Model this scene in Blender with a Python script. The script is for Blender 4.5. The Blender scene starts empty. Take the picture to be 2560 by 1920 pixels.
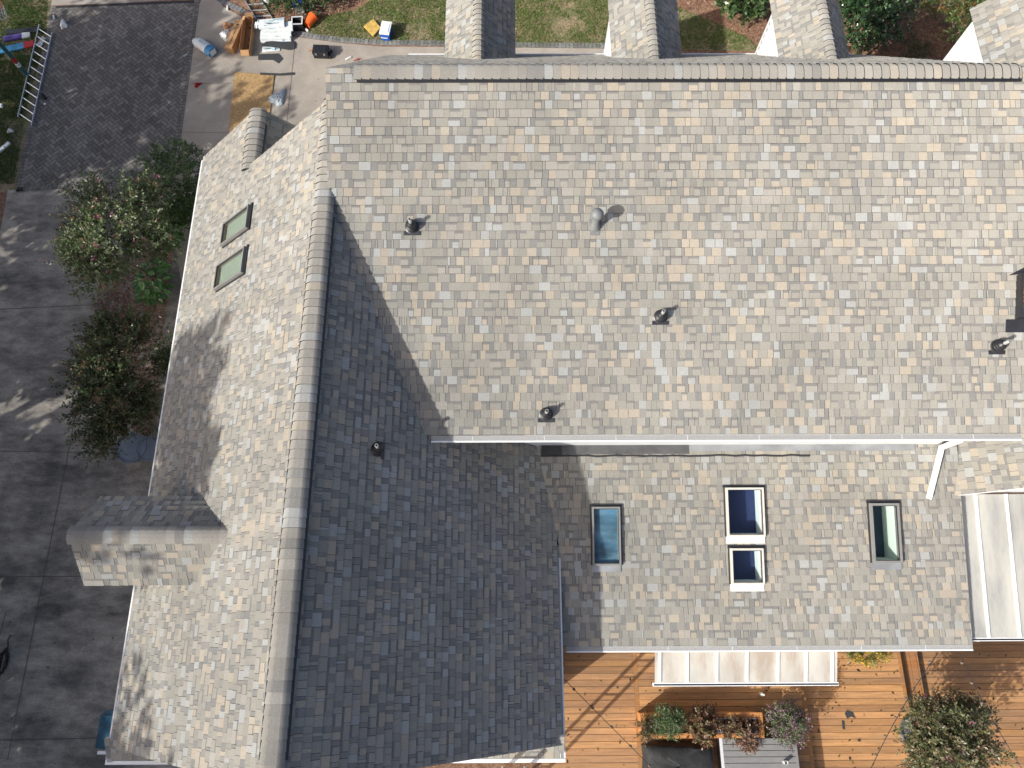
import bpy, math, random
from mathutils import Vector as V, Matrix
rnd = random.Random(7)
sc = bpy.context.scene
col = sc.collection
rad = math.radians

# ------------------------------------------------------------------ camera
F_PX, TH, ROLL, YAW, CAMZ = 1794.0, rad(18.8), rad(0.48), rad(-0.69), 18.13
fw = V((0, math.sin(TH), -math.cos(TH))); up = V((0, math.cos(TH), math.sin(TH))); rt = V((1, 0, 0))
rt, up = rt * math.cos(ROLL) + up * math.sin(ROLL), up * math.cos(ROLL) - rt * math.sin(ROLL)
RZ = Matrix.Rotation(YAW, 3, 'Z')
fw, rt, up = RZ @ fw, RZ @ rt, RZ @ up
CAM = V((0, 0, CAMZ))
cd = bpy.data.cameras.new('camera'); co = bpy.data.objects.new('camera', cd); col.objects.link(co)
cd.sensor_width = 36; cd.lens = 36 * F_PX / 2560; cd.clip_end = 500
m4 = Matrix((rt, up, -fw)).transposed().to_4x4(); m4.translation = CAM
co.matrix_world = m4
sc.camera = co

def ray(px, py): return fw + rt * ((px - 1280) / F_PX) + up * ((960 - py) / F_PX)
def hit(px, py, n, c):
    r = ray(px, py); return CAM + r * ((c - n.dot(CAM)) / n.dot(r))
def at(px, py, z=0.0): return hit(px, py, V((0, 0, 1)), z)

# ------------------------------------------------------------------ light
SUN = V((1.27, 0.84, -1.0)).normalized()
ELEV = math.asin(-SUN.z)
sl = bpy.data.lights.new('sun', 'SUN'); sl.energy = 4.6; sl.angle = rad(0.53); sl.color = (1.0, 0.985, 0.925)
so = bpy.data.objects.new('sun', sl); col.objects.link(so); so.location = (-30, -22, 30)
so.rotation_euler = SUN.to_track_quat('-Z', 'Y').to_euler()
w = bpy.data.worlds.new('World'); sc.world = w; w.use_nodes = True
nt = w.node_tree; bg = nt.nodes['Background']; sky = nt.nodes.new('ShaderNodeTexSky')
sky.sky_type = 'NISHITA'; sky.sun_disc = False; sky.dust_density = 4.0; sky.air_density = .8; sky.sun_elevation = ELEV
sky.sun_rotation = math.atan2(-SUN.x, -SUN.y)
nt.links.new(sky.outputs[0], bg.inputs[0]); bg.inputs[1].default_value = 0.145
vs = sc.view_settings; vs.view_transform = 'Standard'; vs.look = 'None'; vs.exposure = 0.29; vs.gamma = 1; vs.use_curve_mapping = False
sc.cycles.max_bounces = 6; sc.cycles.transparent_max_bounces = 12

# ------------------------------------------------------------------ materials
MATS = {}
def mat(name, base=(.5, .5, .5), rough=.7, metal=0, attr=False, nscale=None, namt=.15, n2=None, n2amt=.1,
        bump=None, bumpd=.01, transl=0, spec=.5, tint=None, tscale=.4, tamt=.5, stretch=None):
    m = bpy.data.materials.new(name); m.use_nodes = True
    N = m.node_tree.nodes; L = m.node_tree.links
    p = N['Principled BSDF']; p.inputs['Roughness'].default_value = rough; p.inputs['Metallic'].default_value = metal
    p.inputs['Specular IOR Level'].default_value = spec
    if rough >= .9: p.inputs['Diffuse Roughness'].default_value = .6
    tc = N.new('ShaderNodeTexCoord'); vec = tc.outputs['Object']
    if stretch:
        mp = N.new('ShaderNodeMapping'); mp.inputs['Scale'].default_value = stretch
        L.new(vec, mp.inputs['Vector']); vec = mp.outputs[0]
    if attr:
        a = N.new('ShaderNodeVertexColor'); a.layer_name = 'col'; c = a.outputs['Color']
    else:
        r = N.new('ShaderNodeRGB'); r.outputs[0].default_value = (*base, 1); c = r.outputs[0]
    def noise(scale, detail=4, rough=.6):
        n = N.new('ShaderNodeTexNoise'); n.inputs['Scale'].default_value = scale; n.inputs['Detail'].default_value = detail
        n.inputs['Roughness'].default_value = rough; L.new(vec, n.inputs['Vector']); return n.outputs['Fac']
    def mult(c, fac, lo, hi):
        mr = N.new('ShaderNodeMapRange'); mr.inputs[1].default_value = .3; mr.inputs[2].default_value = .7
        mr.inputs[3].default_value = lo; mr.inputs[4].default_value = hi; L.new(fac, mr.inputs[0])
        x = N.new('ShaderNodeVectorMath'); x.operation = 'SCALE'; L.new(c, x.inputs[0]); L.new(mr.outputs[0], x.inputs['Scale'])
        return x.outputs[0]
    if tint is not None:
        mr = N.new('ShaderNodeMapRange'); mr.inputs[1].default_value = .42; mr.inputs[2].default_value = .62
        mr.inputs[3].default_value = 0; mr.inputs[4].default_value = tamt; L.new(noise(tscale, 6, .65), mr.inputs[0])
        mx = N.new('ShaderNodeMix'); mx.data_type = 'RGBA'; L.new(mr.outputs[0], mx.inputs[0])
        L.new(c, mx.inputs[6]); mx.inputs[7].default_value = (*tint, 1); c = mx.outputs[2]
    if nscale: c = mult(c, noise(nscale), 1 - namt, 1 + namt)
    if n2: c = mult(c, noise(n2, 2), 1 - n2amt, 1 + n2amt)
    L.new(c, p.inputs['Base Color'])
    if bump:
        b = N.new('ShaderNodeBump'); b.inputs['Strength'].default_value = .6; b.inputs['Distance'].default_value = bumpd
        L.new(noise(bump), b.inputs['Height']); L.new(b.outputs[0], p.inputs['Normal'])
    if transl:
        t = N.new('ShaderNodeBsdfTranslucent'); L.new(c, t.inputs[0]); mx = N.new('ShaderNodeMixShader')
        mx.inputs[0].default_value = transl; L.new(p.outputs[0], mx.inputs[1]); L.new(t.outputs[0], mx.inputs[2])
        L.new(mx.outputs[0], N['Material Output'].inputs[0])
    MATS[name] = m; return m

def glass_mat(name, tint, refl):
    m = bpy.data.materials.new(name); m.use_nodes = True; N = m.node_tree.nodes; L = m.node_tree.links
    t = N.new('ShaderNodeBsdfTransparent'); t.inputs[0].default_value = (*tint, 1)
    g = N.new('ShaderNodeBsdfGlossy'); g.inputs['Roughness'].default_value = .02
    lw0 = N.new('ShaderNodeLayerWeight'); lw0.inputs[0].default_value = .5; lw = N.new('ShaderNodeMath'); lw.operation = 'POWER'; lw.inputs[1].default_value = 4; L.new(lw0.outputs['Facing'], lw.inputs[0])
    ad = N.new('ShaderNodeMath'); ad.operation = 'ADD'; ad.inputs[1].default_value = refl; L.new(lw.outputs[0], ad.inputs[0])
    mx = N.new('ShaderNodeMixShader'); L.new(ad.outputs[0], mx.inputs[0]); L.new(t.outputs[0], mx.inputs[1]); L.new(g.outputs[0], mx.inputs[2])
    L.new(mx.outputs[0], N['Material Output'].inputs[0]); MATS[name] = m; return m

def poly_mat(name, tint=(.34, .26, .20)):      # weathered twin wall polycarbonate: milky, streaked, lets some light through
    m = mat(name, (.62, .60, .54), .35, nscale=3.0, namt=.14, stretch=(2.2, .5, 1), tint=tint, tscale=1.5, tamt=.75)
    N = m.node_tree.nodes; L = m.node_tree.links; p = N['Principled BSDF']
    t = N.new('ShaderNodeBsdfTransparent'); t.inputs[0].default_value = (.9, .9, .88, 1)
    mx = N.new('ShaderNodeMixShader'); mx.inputs[0].default_value = .28
    L.new(p.outputs[0], mx.inputs[1]); L.new(t.outputs[0], mx.inputs[2]); L.new(mx.outputs[0], N['Material Output'].inputs[0])
    return m

shingle = mat('asphalt_shingle', attr=True, rough=.95, nscale=70, namt=.18, n2=.7, n2amt=.09, spec=.15, bump=140, bumpd=.003)
butt = mat('shingle_edge', (.035, .034, .034), .95, spec=.1)
white = mat('white_paint', (.80, .80, .78), .45, nscale=2, namt=.03)
siding = mat('white_siding', (.62, .635, .62), .55, nscale=3, namt=.03)
guard = mat('gutter_guard_mesh', (.31, .305, .295), .6, nscale=60, namt=.2)
blackp = mat('black_plastic', (.018, .018, .02), .42, nscale=9, namt=.2)
darkmet = mat('dark_metal', (.05, .05, .055), .35, .4, nscale=5, namt=.15)
greymet = mat('grey_paint', (.17, .175, .175), .55, nscale=14, namt=.1)
pipegrey = mat('pipe_grey', (.30, .31, .30), .4, nscale=20, namt=.1)
alum = mat('aluminium', (.62, .63, .64), .38, .75, nscale=8, namt=.1)
flashm = mat('grey_flashing', (.27, .275, .28), .5, .15, nscale=2.5, namt=.25)
darkflash = mat('weathered_flashing', (.10, .10, .10), .6, .2, nscale=3, namt=.35)
membrane = mat('black_membrane', (.03, .03, .032), .7, nscale=6, namt=.3)
framegrey = mat('skylight_clad', (.22, .215, .20), .42, nscale=6, namt=.08)
framewhite = mat('skylight_pale', (.60, .55, .48), .5, nscale=8, namt=.1)
whiteflash = mat('white_flashing', (.80, .76, .68), .6, nscale=9, namt=.10)
skyglass = glass_mat('skylight_glass', (.95, .965, .965), .02)
skyglass2 = glass_mat('skylight_glass_mirror', (.5, .62, .7), .35)
shaftw = mat('shaft_white', (.62, .72, .70), .7)
shaftg = mat('shaft_green', (.66, .75, .67), .7)
navy = mat('navy_floor', (.012, .022, .085), .8, nscale=1.5, namt=.06)  # nearly even dark blue of the shaft floor
skymirror = mat('painted_sky_mirror', (.055, .15, .24), .5, nscale=1.6, namt=.75, tint=(.16, .27, .33), tscale=1.1, tamt=.7, stretch=(.6, 1.6, 1))  # cloudy sky mirrored in the glass, put into the shaft floor colour
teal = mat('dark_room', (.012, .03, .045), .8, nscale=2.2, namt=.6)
blind = mat('green_blind', (.27, .345, .27), .75, nscale=2, namt=.03)
concrete = mat('concrete', (.36, .315, .265), .9, nscale=1.2, namt=.12, n2=28, n2amt=.08, tint=(.25, .215, .18), tscale=.5, tamt=.55, bump=40, bumpd=.002)
oldconcrete = mat('old_concrete', (.35, .31, .265), .9, nscale=3.5, namt=.3, n2=24, n2amt=.14, tint=(.10, .092, .085), tscale=.8, tamt=.88, bump=30, bumpd=.003, stretch=(.7, 1.4, 1))
joint = mat('joint', (.12, .105, .09), .95)
paver = mat('paver', attr=True, rough=.9, nscale=30, namt=.15, n2=.5, n2amt=.16)
soil = mat('mulch_ground', (.17, .085, .05), .95, nscale=24, namt=.5, n2=90, n2amt=.4, tint=(.30, .19, .12), tscale=7, tamt=.7, bump=35, bumpd=.03)
lawnm = mat('lawn_soil', (.27, .20, .125), .95, nscale=14, namt=.35, n2=60, n2amt=.3, tint=(.06, .10, .025), tscale=2.2, tamt=.75, bump=40, bumpd=.03)
grassm = mat('grass_blades', attr=True, rough=.7, transl=.3, spec=.2)
leafm = mat('leaves', attr=True, rough=.42, transl=.25, spec=.45)
glossleaf = mat('glossy_leaves', attr=True, rough=.25, transl=.15, spec=.7)
bark = mat('bark', (.20, .15, .11), .9, nscale=12, namt=.3)
deckm = mat('cedar_deck', attr=True, rough=.65, nscale=5, namt=.18, n2=40, n2amt=.12, stretch=(.35, 5, 1), spec=.3, tint=(.24, .15, .09), tscale=1.1, tamt=.5)
deckend = mat('deck_dark', (.05, .02, .008), .9)
cedar = mat('cedar', (.46, .20, .065), .6, nscale=6, namt=.15, stretch=(1, 4, 1))
osb = mat('oriented_strand_board', (.38, .25, .115), .8, nscale=22, namt=.25, n2=55, n2amt=.25, tint=(.26, .14, .045), tscale=16, tamt=.8)
card = mat('cardboard', (.36, .20, .09), .85, nscale=4, namt=.08)
cardin = mat('cardboard_inside', (.22, .125, .06), .9)
ink = mat('dark_print', (.03, .025, .02), .8)
wrapw = mat('white_wrapper', (.60, .62, .62), .38, nscale=9, namt=.08, bump=12, bumpd=.02)
wrapt = mat('teal_print', (.30, .44, .44), .45, nscale=14, namt=.3)
wrapb = mat('blue_print', (.03, .16, .33), .4)
felt = mat('black_felt', (.035, .037, .04), .9, nscale=40, namt=.3)
bluep = mat('blue_plastic', (.02, .10, .42), .4)
bluelid = mat('blue_lid', (.03, .08, .36), .45)
whitep = mat('white_plastic', (.75, .75, .73), .4)
orange = mat('orange_plastic', (.80, .13, .02), .4)
redp = mat('red_plastic', (.42, .02, .02), .5)
redg = mat('red_cloth', (.30, .012, .015), .9)
yellow = mat('yellow_foam', (.50, .33, .08), .9, nscale=12, namt=.3)
bagm = mat('clear_bag', (.42, .47, .50), .25, transl=.2, nscale=6, namt=.2)
tan = mat('tan_paper', (.45, .24, .12), .85)
tealpaint = mat('teal_paint', (.03, .10, .12), .4)
purple = mat('purple_cloth', (.06, .035, .18), .8)
cyan = mat('blue_board', (.05, .22, .38), .5, nscale=5, namt=.4)
greypot = mat('blue_grey_pot', (.14, .17, .22), .55, nscale=5, namt=.15)
awnblue = mat('blue_awning', (.035, .095, .15), .3, nscale=4, namt=.25)
slat = mat('grey_slats', (.20, .195, .19), .7, nscale=8, namt=.08)
coverm = mat('black_cover', (.022, .022, .022), .75, nscale=4, namt=.3, bump=5, bumpd=.04)
silver = mat('silver_globe', (.75, .75, .70), .12, .9)
stone = mat('flagstone', (.30, .25, .20), .9, nscale=4, namt=.2)
brick = mat('brick', attr=True, rough=.9, nscale=20, namt=.2)
polyc = poly_mat('polycarbonate'); polyg = poly_mat('grey_polycarbonate', (.30, .30, .29))
bulbm = mat('bulb_glass', (.16, .12, .10), .15)
rope = mat('black_rope', (.015, .015, .016), .8)
lightgrey = mat('light_grey', (.55, .56, .57), .6)

# ------------------------------------------------------------------ mesh builder
class MB:
    def __init__(s): s.v = []; s.f = []; s.m = []; s.c = []
    def face(s, pts, m=0, c=(.5, .5, .5)):
        i = len(s.v); s.v += [tuple(p) for p in pts]; s.f.append(tuple(range(i, i + len(pts)))); s.m.append(m); s.c.append(c)
    def box(s, lo, hi, m=0, c=(.5, .5, .5), R=None, o=(0, 0, 0)):
        x0, y0, z0 = lo; x1, y1, z1 = hi
        P = [V(p) for p in ((x0, y0, z0), (x1, y0, z0), (x1, y1, z0), (x0, y1, z0), (x0, y0, z1), (x1, y0, z1), (x1, y1, z1), (x0, y1, z1))]
        if R is not None: P = [R @ p for p in P]
        P = [p + V(o) for p in P]
        s.hexa(P, m, c)
    def hexa(s, P, m=0, c=(.5, .5, .5)):
        i = len(s.v); s.v += [tuple(p) for p in P]
        for q in ((0, 3, 2, 1), (4, 5, 6, 7), (0, 1, 5, 4), (1, 2, 6, 5), (2, 3, 7, 6), (3, 0, 4, 7)):
            s.f.append(tuple(i + k for k in q)); s.m.append(m); s.c.append(c)
    def prism(s, poly, vec, m=0, c=(.5, .5, .5), ms=None):
        poly = [V(p) for p in poly]; vec = V(vec); top = [p + vec for p in poly]; n = len(poly)
        s.face(poly[::-1], m, c); s.face(top, m, c)
        for i in range(n): s.face([poly[i], poly[(i + 1) % n], top[(i + 1) % n], top[i]], m if ms is None else ms, c)
    def bar(s, a, b, wv, hv, m=0, c=(.5, .5, .5)):       # beam a-b with half extents wv, hv
        a, b, wv, hv = V(a), V(b), V(wv), V(hv)
        s.hexa([a - wv - hv, b - wv - hv, b + wv - hv, a + wv - hv, a - wv + hv, b - wv + hv, b + wv + hv, a + wv + hv], m, c)
    def ring(s, rings, m=0, c=(.5, .5, .5), closed=True, cap=True):
        base = len(s.v); n = len(rings[0])
        for r in rings: s.v += [tuple(p) for p in r]
        for k in range(len(rings) - 1):
            for i in range(n if closed else n - 1):
                j = (i + 1) % n
                s.f.append((base + k * n + i, base + k * n + j, base + (k + 1) * n + j, base + (k + 1) * n + i)); s.m.append(m); s.c.append(c)
        if cap and closed:
            s.f.append(tuple(base + i for i in range(n))[::-1]); s.m.append(m); s.c.append(c)
            s.f.append(tuple(base + (len(rings) - 1) * n + i for i in range(n))); s.m.append(m); s.c.append(c)
    def tube(s, path, r, n=8, m=0, c=(.5, .5, .5), cap=True):
        path = [V(p) for p in path]; rings = []; ref = V((0, 0, 1))
        for i, p in enumerate(path):
            d = (path[min(i + 1, len(path) - 1)] - path[max(i - 1, 0)]).normalized()
            if abs(d.dot(ref)) > .95: ref = V((1, 0, 0))
            a = d.cross(ref).normalized(); b = d.cross(a).normalized()
            rr = r[i] if isinstance(r, (list, tuple)) else r
            rings.append([p + (a * math.cos(t) + b * math.sin(t)) * rr for t in [2 * math.pi * k / n for k in range(n)]])
        s.ring(rings, m, c, cap=cap)
    def lathe(s, prof, o=(0, 0, 0), ax=V((0, 0, 1)), n=16, m=0, c=(.5, .5, .5), cap=True):
        o = V(o); ax = V(ax).normalized(); ref = V((1, 0, 0)) if abs(ax.x) < .8 else V((0, 1, 0))
        a = (ref - ax * ref.dot(ax)).normalized(); b = ax.cross(a)
        s.ring([[o + ax * z + (a * math.cos(t) + b * math.sin(t)) * r for t in [2 * math.pi * k / n for k in range(n)]] for r, z in prof], m, c, cap=cap)
    def build(s, name, mats, parent=None, smooth=False, label=None, loc=None):
        me = bpy.data.meshes.new(name); me.from_pydata(s.v, [], s.f)
        if not isinstance(mats, (list, tuple)): mats = [mats]
        for m in mats: me.materials.append(m)
        me.polygons.foreach_set('material_index', s.m)
        if any(m.node_tree.nodes.get('Color Attribute') or any(n.type == 'VERTEX_COLOR' for n in m.node_tree.nodes) for m in mats):
            a = me.color_attributes.new('col', 'FLOAT_COLOR', 'CORNER'); buf = []
            for f, c in zip(s.f, s.c): buf += [c[0], c[1], c[2], 1.0] * len(f)
            a.data.foreach_set('color', buf)
        if smooth:
            me.polygons.foreach_set('use_smooth', [True] * len(s.f))
            me.set_sharp_from_angle(angle=rad(45))
        me.update()
        o = bpy.data.objects.new(name, me); col.objects.link(o)
        if parent: o.parent = parent
        if loc is not None: o.location = loc
        if label: o['label'] = label
        return o

def tag(o, label=None, cat=None, group=None, kind=None):
    if label: o['label'] = label
    if cat: o['category'] = cat
    if group: o['group'] = group
    if kind: o['kind'] = kind
    return o
def thing(name, label, cat, loc=(0, 0, 0), rz=0, group=None):
    o = bpy.data.objects.new(name, None); col.objects.link(o); o.location = loc; o.rotation_euler = (0, 0, rz); o.empty_display_size = .2
    return tag(o, label, cat, group)
def sub(name, parent, label=None):
    o = bpy.data.objects.new(name, None); col.objects.link(o); o.parent = parent; o.empty_display_size = .1
    if label: o['label'] = label
    return o
def dup(o, loc=None, rz=None, parent=None):
    c = o.copy(); col.objects.link(c)
    if parent: c.parent = parent
    if loc is not None: c.location = loc
    if rz is not None: c.rotation_euler = (0, 0, rz)
    for ch in list(o.children): dup(ch, parent=c)
    return c

# ------------------------------------------------------------------ house planes
PHI, AL, LS = rad(21.76), rad(42.9), rad(11.8)
TP, TA, TL = math.tan(PHI), math.tan(AL), math.tan(LS)
ZR, YR, X0, ZW, LZ = 8.57, 8.78, -3.07, 7.84, 3.796
MAIN = (V((0, -TP, 1)), ZR - TP * YR); EAST = (V((TA, 0, 1)), ZW + TA * X0); WEST = (V((-TA, 0, 1)), ZW - TA * X0)
LOW = (V((0, -TL, 1)), LZ)
def on(px, py, pl, lift=0): return hit(px, py, pl[0], pl[1] + lift * pl[0].length)
zmain = lambda y: ZR - TP * (YR - y)
zlow = lambda y: LZ + TL * y
zeast = lambda x: ZW - TA * (x - X0)
zwest = lambda x: ZW + TA * (x - X0)

def clip(poly, a, b, c):
    out = []
    for i in range(len(poly)):
        p, q = poly[i], poly[(i + 1) % len(poly)]
        dp, dq = a * p[0] + b * p[1] - c, a * q[0] + b * q[1] - c
        if dp <= 0: out.append(p)
        if dp * dq < 0:
            t = dp / (dp - dq); out.append((p[0] + t * (q[0] - p[0]), p[1] + t * (q[1] - p[1])))
    return out
def rect(u0, u1, s0, s1): return [(u0, s0), (u1, s0), (u1, s1), (u0, s1)]
def cut(polys, r):
    u0, u1, s0, s1 = r; res = []
    for p in polys:
        for q in (clip(p, 1, 0, u0), clip(p, -1, 0, -u1)):
            if len(q) > 2: res.append(q)
        mid = clip(clip(p, -1, 0, -u0), 1, 0, u1) if len(p) > 2 else []
        for q in ((clip(mid, 0, 1, s0), clip(mid, 0, -1, -s1)) if len(mid) > 2 else ()):
            if len(q) > 2: res.append(q)
    return res

def srgb(r, g, b, k=1.0):
    f = lambda v: ((v / 255 + .055) / 1.055) ** 2.4 if v > 10 else v / 3294
    return (f(r) * k, f(g) * k, f(b) * k)
KS = 0.62
PAL = [(srgb(185, 181, 170, KS), 34), (srgb(178, 174, 164, KS), 20), (srgb(195, 189, 179, KS), 14), (srgb(201, 202, 199, KS), 11),
       (srgb(208, 195, 176, KS), 18)]
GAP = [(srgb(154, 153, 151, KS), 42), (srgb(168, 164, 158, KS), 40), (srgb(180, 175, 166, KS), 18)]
CAPC = [(srgb(187, 181, 171, KS), 40), (srgb(181, 176, 167, KS), 25), (srgb(196, 190, 180, KS), 20), (srgb(200, 200, 196, KS), 10), (srgb(204, 192, 175, KS), 8), (srgb(166, 163, 158, KS), 10)]
MID = srgb(186, 182, 172, KS)
soft = lambda pal, f: [(tuple(m + (x - m) * f for x, m in zip(c, MID)), wt) for c, wt in pal]
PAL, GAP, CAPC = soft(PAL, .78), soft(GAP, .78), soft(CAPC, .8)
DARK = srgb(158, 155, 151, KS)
def pick(r, pal=PAL):
    t = r.random() * sum(w for _, w in pal)
    for c, wt in pal:
        t -= wt
        if t <= 0: break
    k = r.uniform(.95, 1.05); return tuple(x * k for x in c)

def shingles(name, parent, O, U, S, polys, seed, holes=(), e=.143, label=None, slab=.13):
    """laminated roof: overlapping courses of tabs, each tab a tilted face with its own dark lower edge"""
    r = random.Random(seed); O, U, S = V(O), V(U).normalized(), V(S).normalized(); Nn = U.cross(S).normalized()
    mb = MB(); full = list(polys)
    for h in holes: polys = cut(polys, h)
    P = lambda u, s, n=0.0: O + U * u + S * s + Nn * n
    umin = min(p[0] for q in polys for p in q); umax = max(p[0] for q in polys for p in q); smax = max(p[1] for q in polys for p in q); smin = min(p[1] for q in polys for p in q)
    k = int(math.floor(smin / e)); 
    while k * e < smax:
        s0 = k * e; u = umin - r.uniform(0, .3); last = None
        while u < umax:
            t = r.random(); low = (not last) and r.random() < .56; last = low
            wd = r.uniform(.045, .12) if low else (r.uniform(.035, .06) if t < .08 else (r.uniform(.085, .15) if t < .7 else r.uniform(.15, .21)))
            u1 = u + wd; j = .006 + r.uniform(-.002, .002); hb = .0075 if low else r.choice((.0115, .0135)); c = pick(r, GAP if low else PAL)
            gap = .0030 if r.random() < .6 else .0
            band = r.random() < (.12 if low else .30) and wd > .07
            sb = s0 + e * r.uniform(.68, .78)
            for q in polys:
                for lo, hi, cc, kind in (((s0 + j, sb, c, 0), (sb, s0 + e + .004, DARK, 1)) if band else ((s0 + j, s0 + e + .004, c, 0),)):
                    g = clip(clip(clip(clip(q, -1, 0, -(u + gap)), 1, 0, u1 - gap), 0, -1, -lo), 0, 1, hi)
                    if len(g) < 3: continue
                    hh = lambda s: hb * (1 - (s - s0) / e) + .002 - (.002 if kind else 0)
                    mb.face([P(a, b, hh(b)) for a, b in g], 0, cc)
                    if kind == 0:
                        for i in range(len(g)):
                            a, b = g[i], g[(i + 1) % len(g)]
                            if abs(a[1] - lo) < 1e-5 and abs(b[1] - lo) < 1e-5:
                                mb.face([P(a[0], a[1], -.002), P(b[0], b[1], -.002), P(b[0], b[1], hh(lo)), P(a[0], a[1], hh(lo))], 1)
            u = u1
        k += 1
    for q in polys: mb.face([P(a, b, -.001) for a, b in q], 1)
    ob = mb.build(name, [shingle, butt], parent, label=label)
    if slab:
        sb = MB()
        for q in polys: sb.prism([P(a, b, -slab) for a, b in q], Nn * (slab - .006))
        sb.build('fascia', white, ob)
    return ob

def ridge_cap(parent, A, B, L, R, w, lift, seed, lab=None, seg=.143, name='ridge_cap'):
    """overlapping cap pieces bent over a ridge from A to B; L and R run down the two slopes"""
    r = random.Random(seed); A, B, L, R = V(A), V(B), V(L).normalized(), V(R).normalized(); ax = (B - A); ln = ax.length; ax = ax / ln
    Nl = ax.cross(L); Nr = ax.cross(R)
    if Nl.z < 0: Nl = -Nl
    if Nr.z < 0: Nr = -Nr
    mb = MB(); n = int(ln / seg)
    def prof_k(D, Nn, h): return Nn * (lift + h) - V((0, 0, 1)) * max(0, min(.44 * math.sin(math.acos(max(.2, min(1, Nn.z)))) * w * .92, lift * Nn.z - .014))
    def prof(h):
        pts = []
        for k in range(-6, 7):
            t = abs(k) / 6 * w; D, Nn = (L, Nl) if k < 0 else (R, Nr)
            rd = w * .92; soft = max(0, 1 - t / rd)
            p = D * t + Nn * (lift + h) - V((0, 0, 1)) * (max(0, min(.44 * math.sin(math.acos(max(.2, min(1, Nn.z)))) * w * .92, lift * Nn.z - .014)) * soft * soft)
            if k == 0: p = (prof_k(L, Nl, h) + prof_k(R, Nr, h)) * .5
            pts.append(p)
        return pts
    lo, hi = prof(.002), prof(.019)
    for i in range(n + 1):
        a = i * seg; b = min(ln, a + seg)
        if b - a < .01: break
        c = pick(r, CAPC); pa, pb = A + ax * a, A + ax * b; jj = r.uniform(-.004, .004)
        for k in range(12):
            mb.face([pa + hi[k] + ax * jj, pb + lo[k], pb + lo[k + 1], pa + hi[k + 1] + ax * jj], 0, c)
            mb.face([pa + hi[k] + ax * jj, pa + hi[k + 1] + ax * jj, pa + lo[k + 1] - V((0, 0, .016)), pa + lo[k] - V((0, 0, .016))], 1)
        for k in (0, 12):
            d = (Nl if k == 0 else Nr) * .016
            mb.face([pa + hi[k], pb + lo[k], pb + lo[k] - d, pa + hi[k] - d], 1)
    return mb.build(name, [shingle, butt], parent, label=lab, smooth=False)

house = thing('house', 'large house with grey and beige shingle roofs, dormers, skylights and white gutters', 'house')

# main roof, south slope.  u = x, s measured up from the eave
YE = 3.11; ZE = zmain(YE); cP, sP = math.cos(PHI), math.sin(PHI)
LM = (YR - YE) / cP
main_poly = rect(-3.02, 8.76, 0, LM)
vy = lambda u, s: 0
main_poly = clip(main_poly, -1, -sP / TA, -(X0 + (ZW - ZE) / TA - .02))
roof_main = shingles('roof', house, (0, YE, ZE), (1, 0, 0), (0, cP, sP), [main_poly], 11, label='broad sunlit main roof slope of pale mixed shingles')
# main roof, north slope (45 degrees)
LN = 4.75 * math.sqrt(2); q2 = math.sqrt(.5)
shingles('roof', house, (0, YR + 4.75, ZR - 4.75), (-1, 0, 0), (0, -q2, q2), [rect(-8.76, 3.02, 0, LN)], 12, label='steep far slope behind the main ridge')
# ridge of main roof with its vent strip
A = V((-2.55, YR, ZR)); B = V((8.5, YR, ZR))
ridge_cap(house, A, B, (0, 1, -1), (0, -cP, -sP), .2, .045, 13, lab='long ridge cap along the top of the main roof')
def vent_strip(A, B, D, Nn, w, hgt, name='ridge_vent', par=house, slots=True):
    mb = MB(); A, B, D, Nn = V(A), V(B), V(D).normalized(), V(Nn).normalized(); ax = (B - A).normalized(); ln = (B - A).length
    p = A + D * w; mb.bar(p + Nn * hgt / 2 - D * .02, p + ax * ln + Nn * hgt / 2 - D * .02, D * .03, Nn * hgt / 2 * .98)
    if slots:
        k = 0.03
        while k < ln - .05:
            mb.bar(p + ax * k + D * .012 + Nn * hgt * .5, p + ax * (k + .035) + D * .012 + Nn * hgt * .5, D * .004, Nn * hgt * .3, 1); k += .07
    return mb.build(name, [blackp, darkmet], par)
vent_strip(A + V((.05, 0, 0)), B, (0, -cP, -sP), (0, -sP, cP), .228, .05)
# main eave gutter with mesh guard
def gutter(parent, A, B, out, wd=.125, dp=.11, drop=.0, guard_w=None, ends=True, lab=None):
    """K style gutter from A to B (at the lip height), out = horizontal outward unit vector"""
    A, B, o = V(A), V(B), V(out); ax = (B - A).normalized(); zz = V((0, 0, 1))
    prof = [(-wd, 0), (-wd, -dp), (-.04, -dp), (-.012, -.05), (0, -.025), (0, 0), (-.026, 0), (-.026, -.02), (-.03, -.05), (-.045, -dp + .008), (-wd + .006, -dp + .008), (-wd + .006, 0)]
    mb = MB(); mb.ring([[P + o * a + zz * b for a, b in prof] for P in (A, B)], cap=True)
    g = mb.build('gutter', white, parent, label=lab)
    gm = MB(); P0 = A - o * .027 - zz * .006; P1 = B - o * .027 - zz * .006
    gm.prism([P0, P1, P1 - o * (wd - .033) + zz * .012, P0 - o * (wd - .033) + zz * .012], zz * .004)
    k = .7
    while k < (B - A).length:
        p = P0 + ax * k; gm.prism([p + zz * .0045, p + ax * .012 + zz * .0045, p + ax * .012 - o * (wd - .04) + zz * .0165, p - o * (wd - .04) + zz * .0165], zz * .002, 1); k += 1.22
    gm.build('gutter_guard', [guard, lightgrey], g)
    return g
gutter(house, (-1.33, YE - .115, ZE - .04), (8.74, YE - .115, ZE - .04), (0, -1, 0), .12, lab='long white gutter under the main roof eave')

# wing: west and east slopes
cA, sA = math.cos(AL), math.sin(AL)
XW = -7.0; LWG = (X0 - XW) / cA; YS, YN = -1.95, 8.86
LSM = (-5.21 - XW) / cA      # up to the small north gable ridge
WO = V((XW, 0, zwest(XW)))
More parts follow.
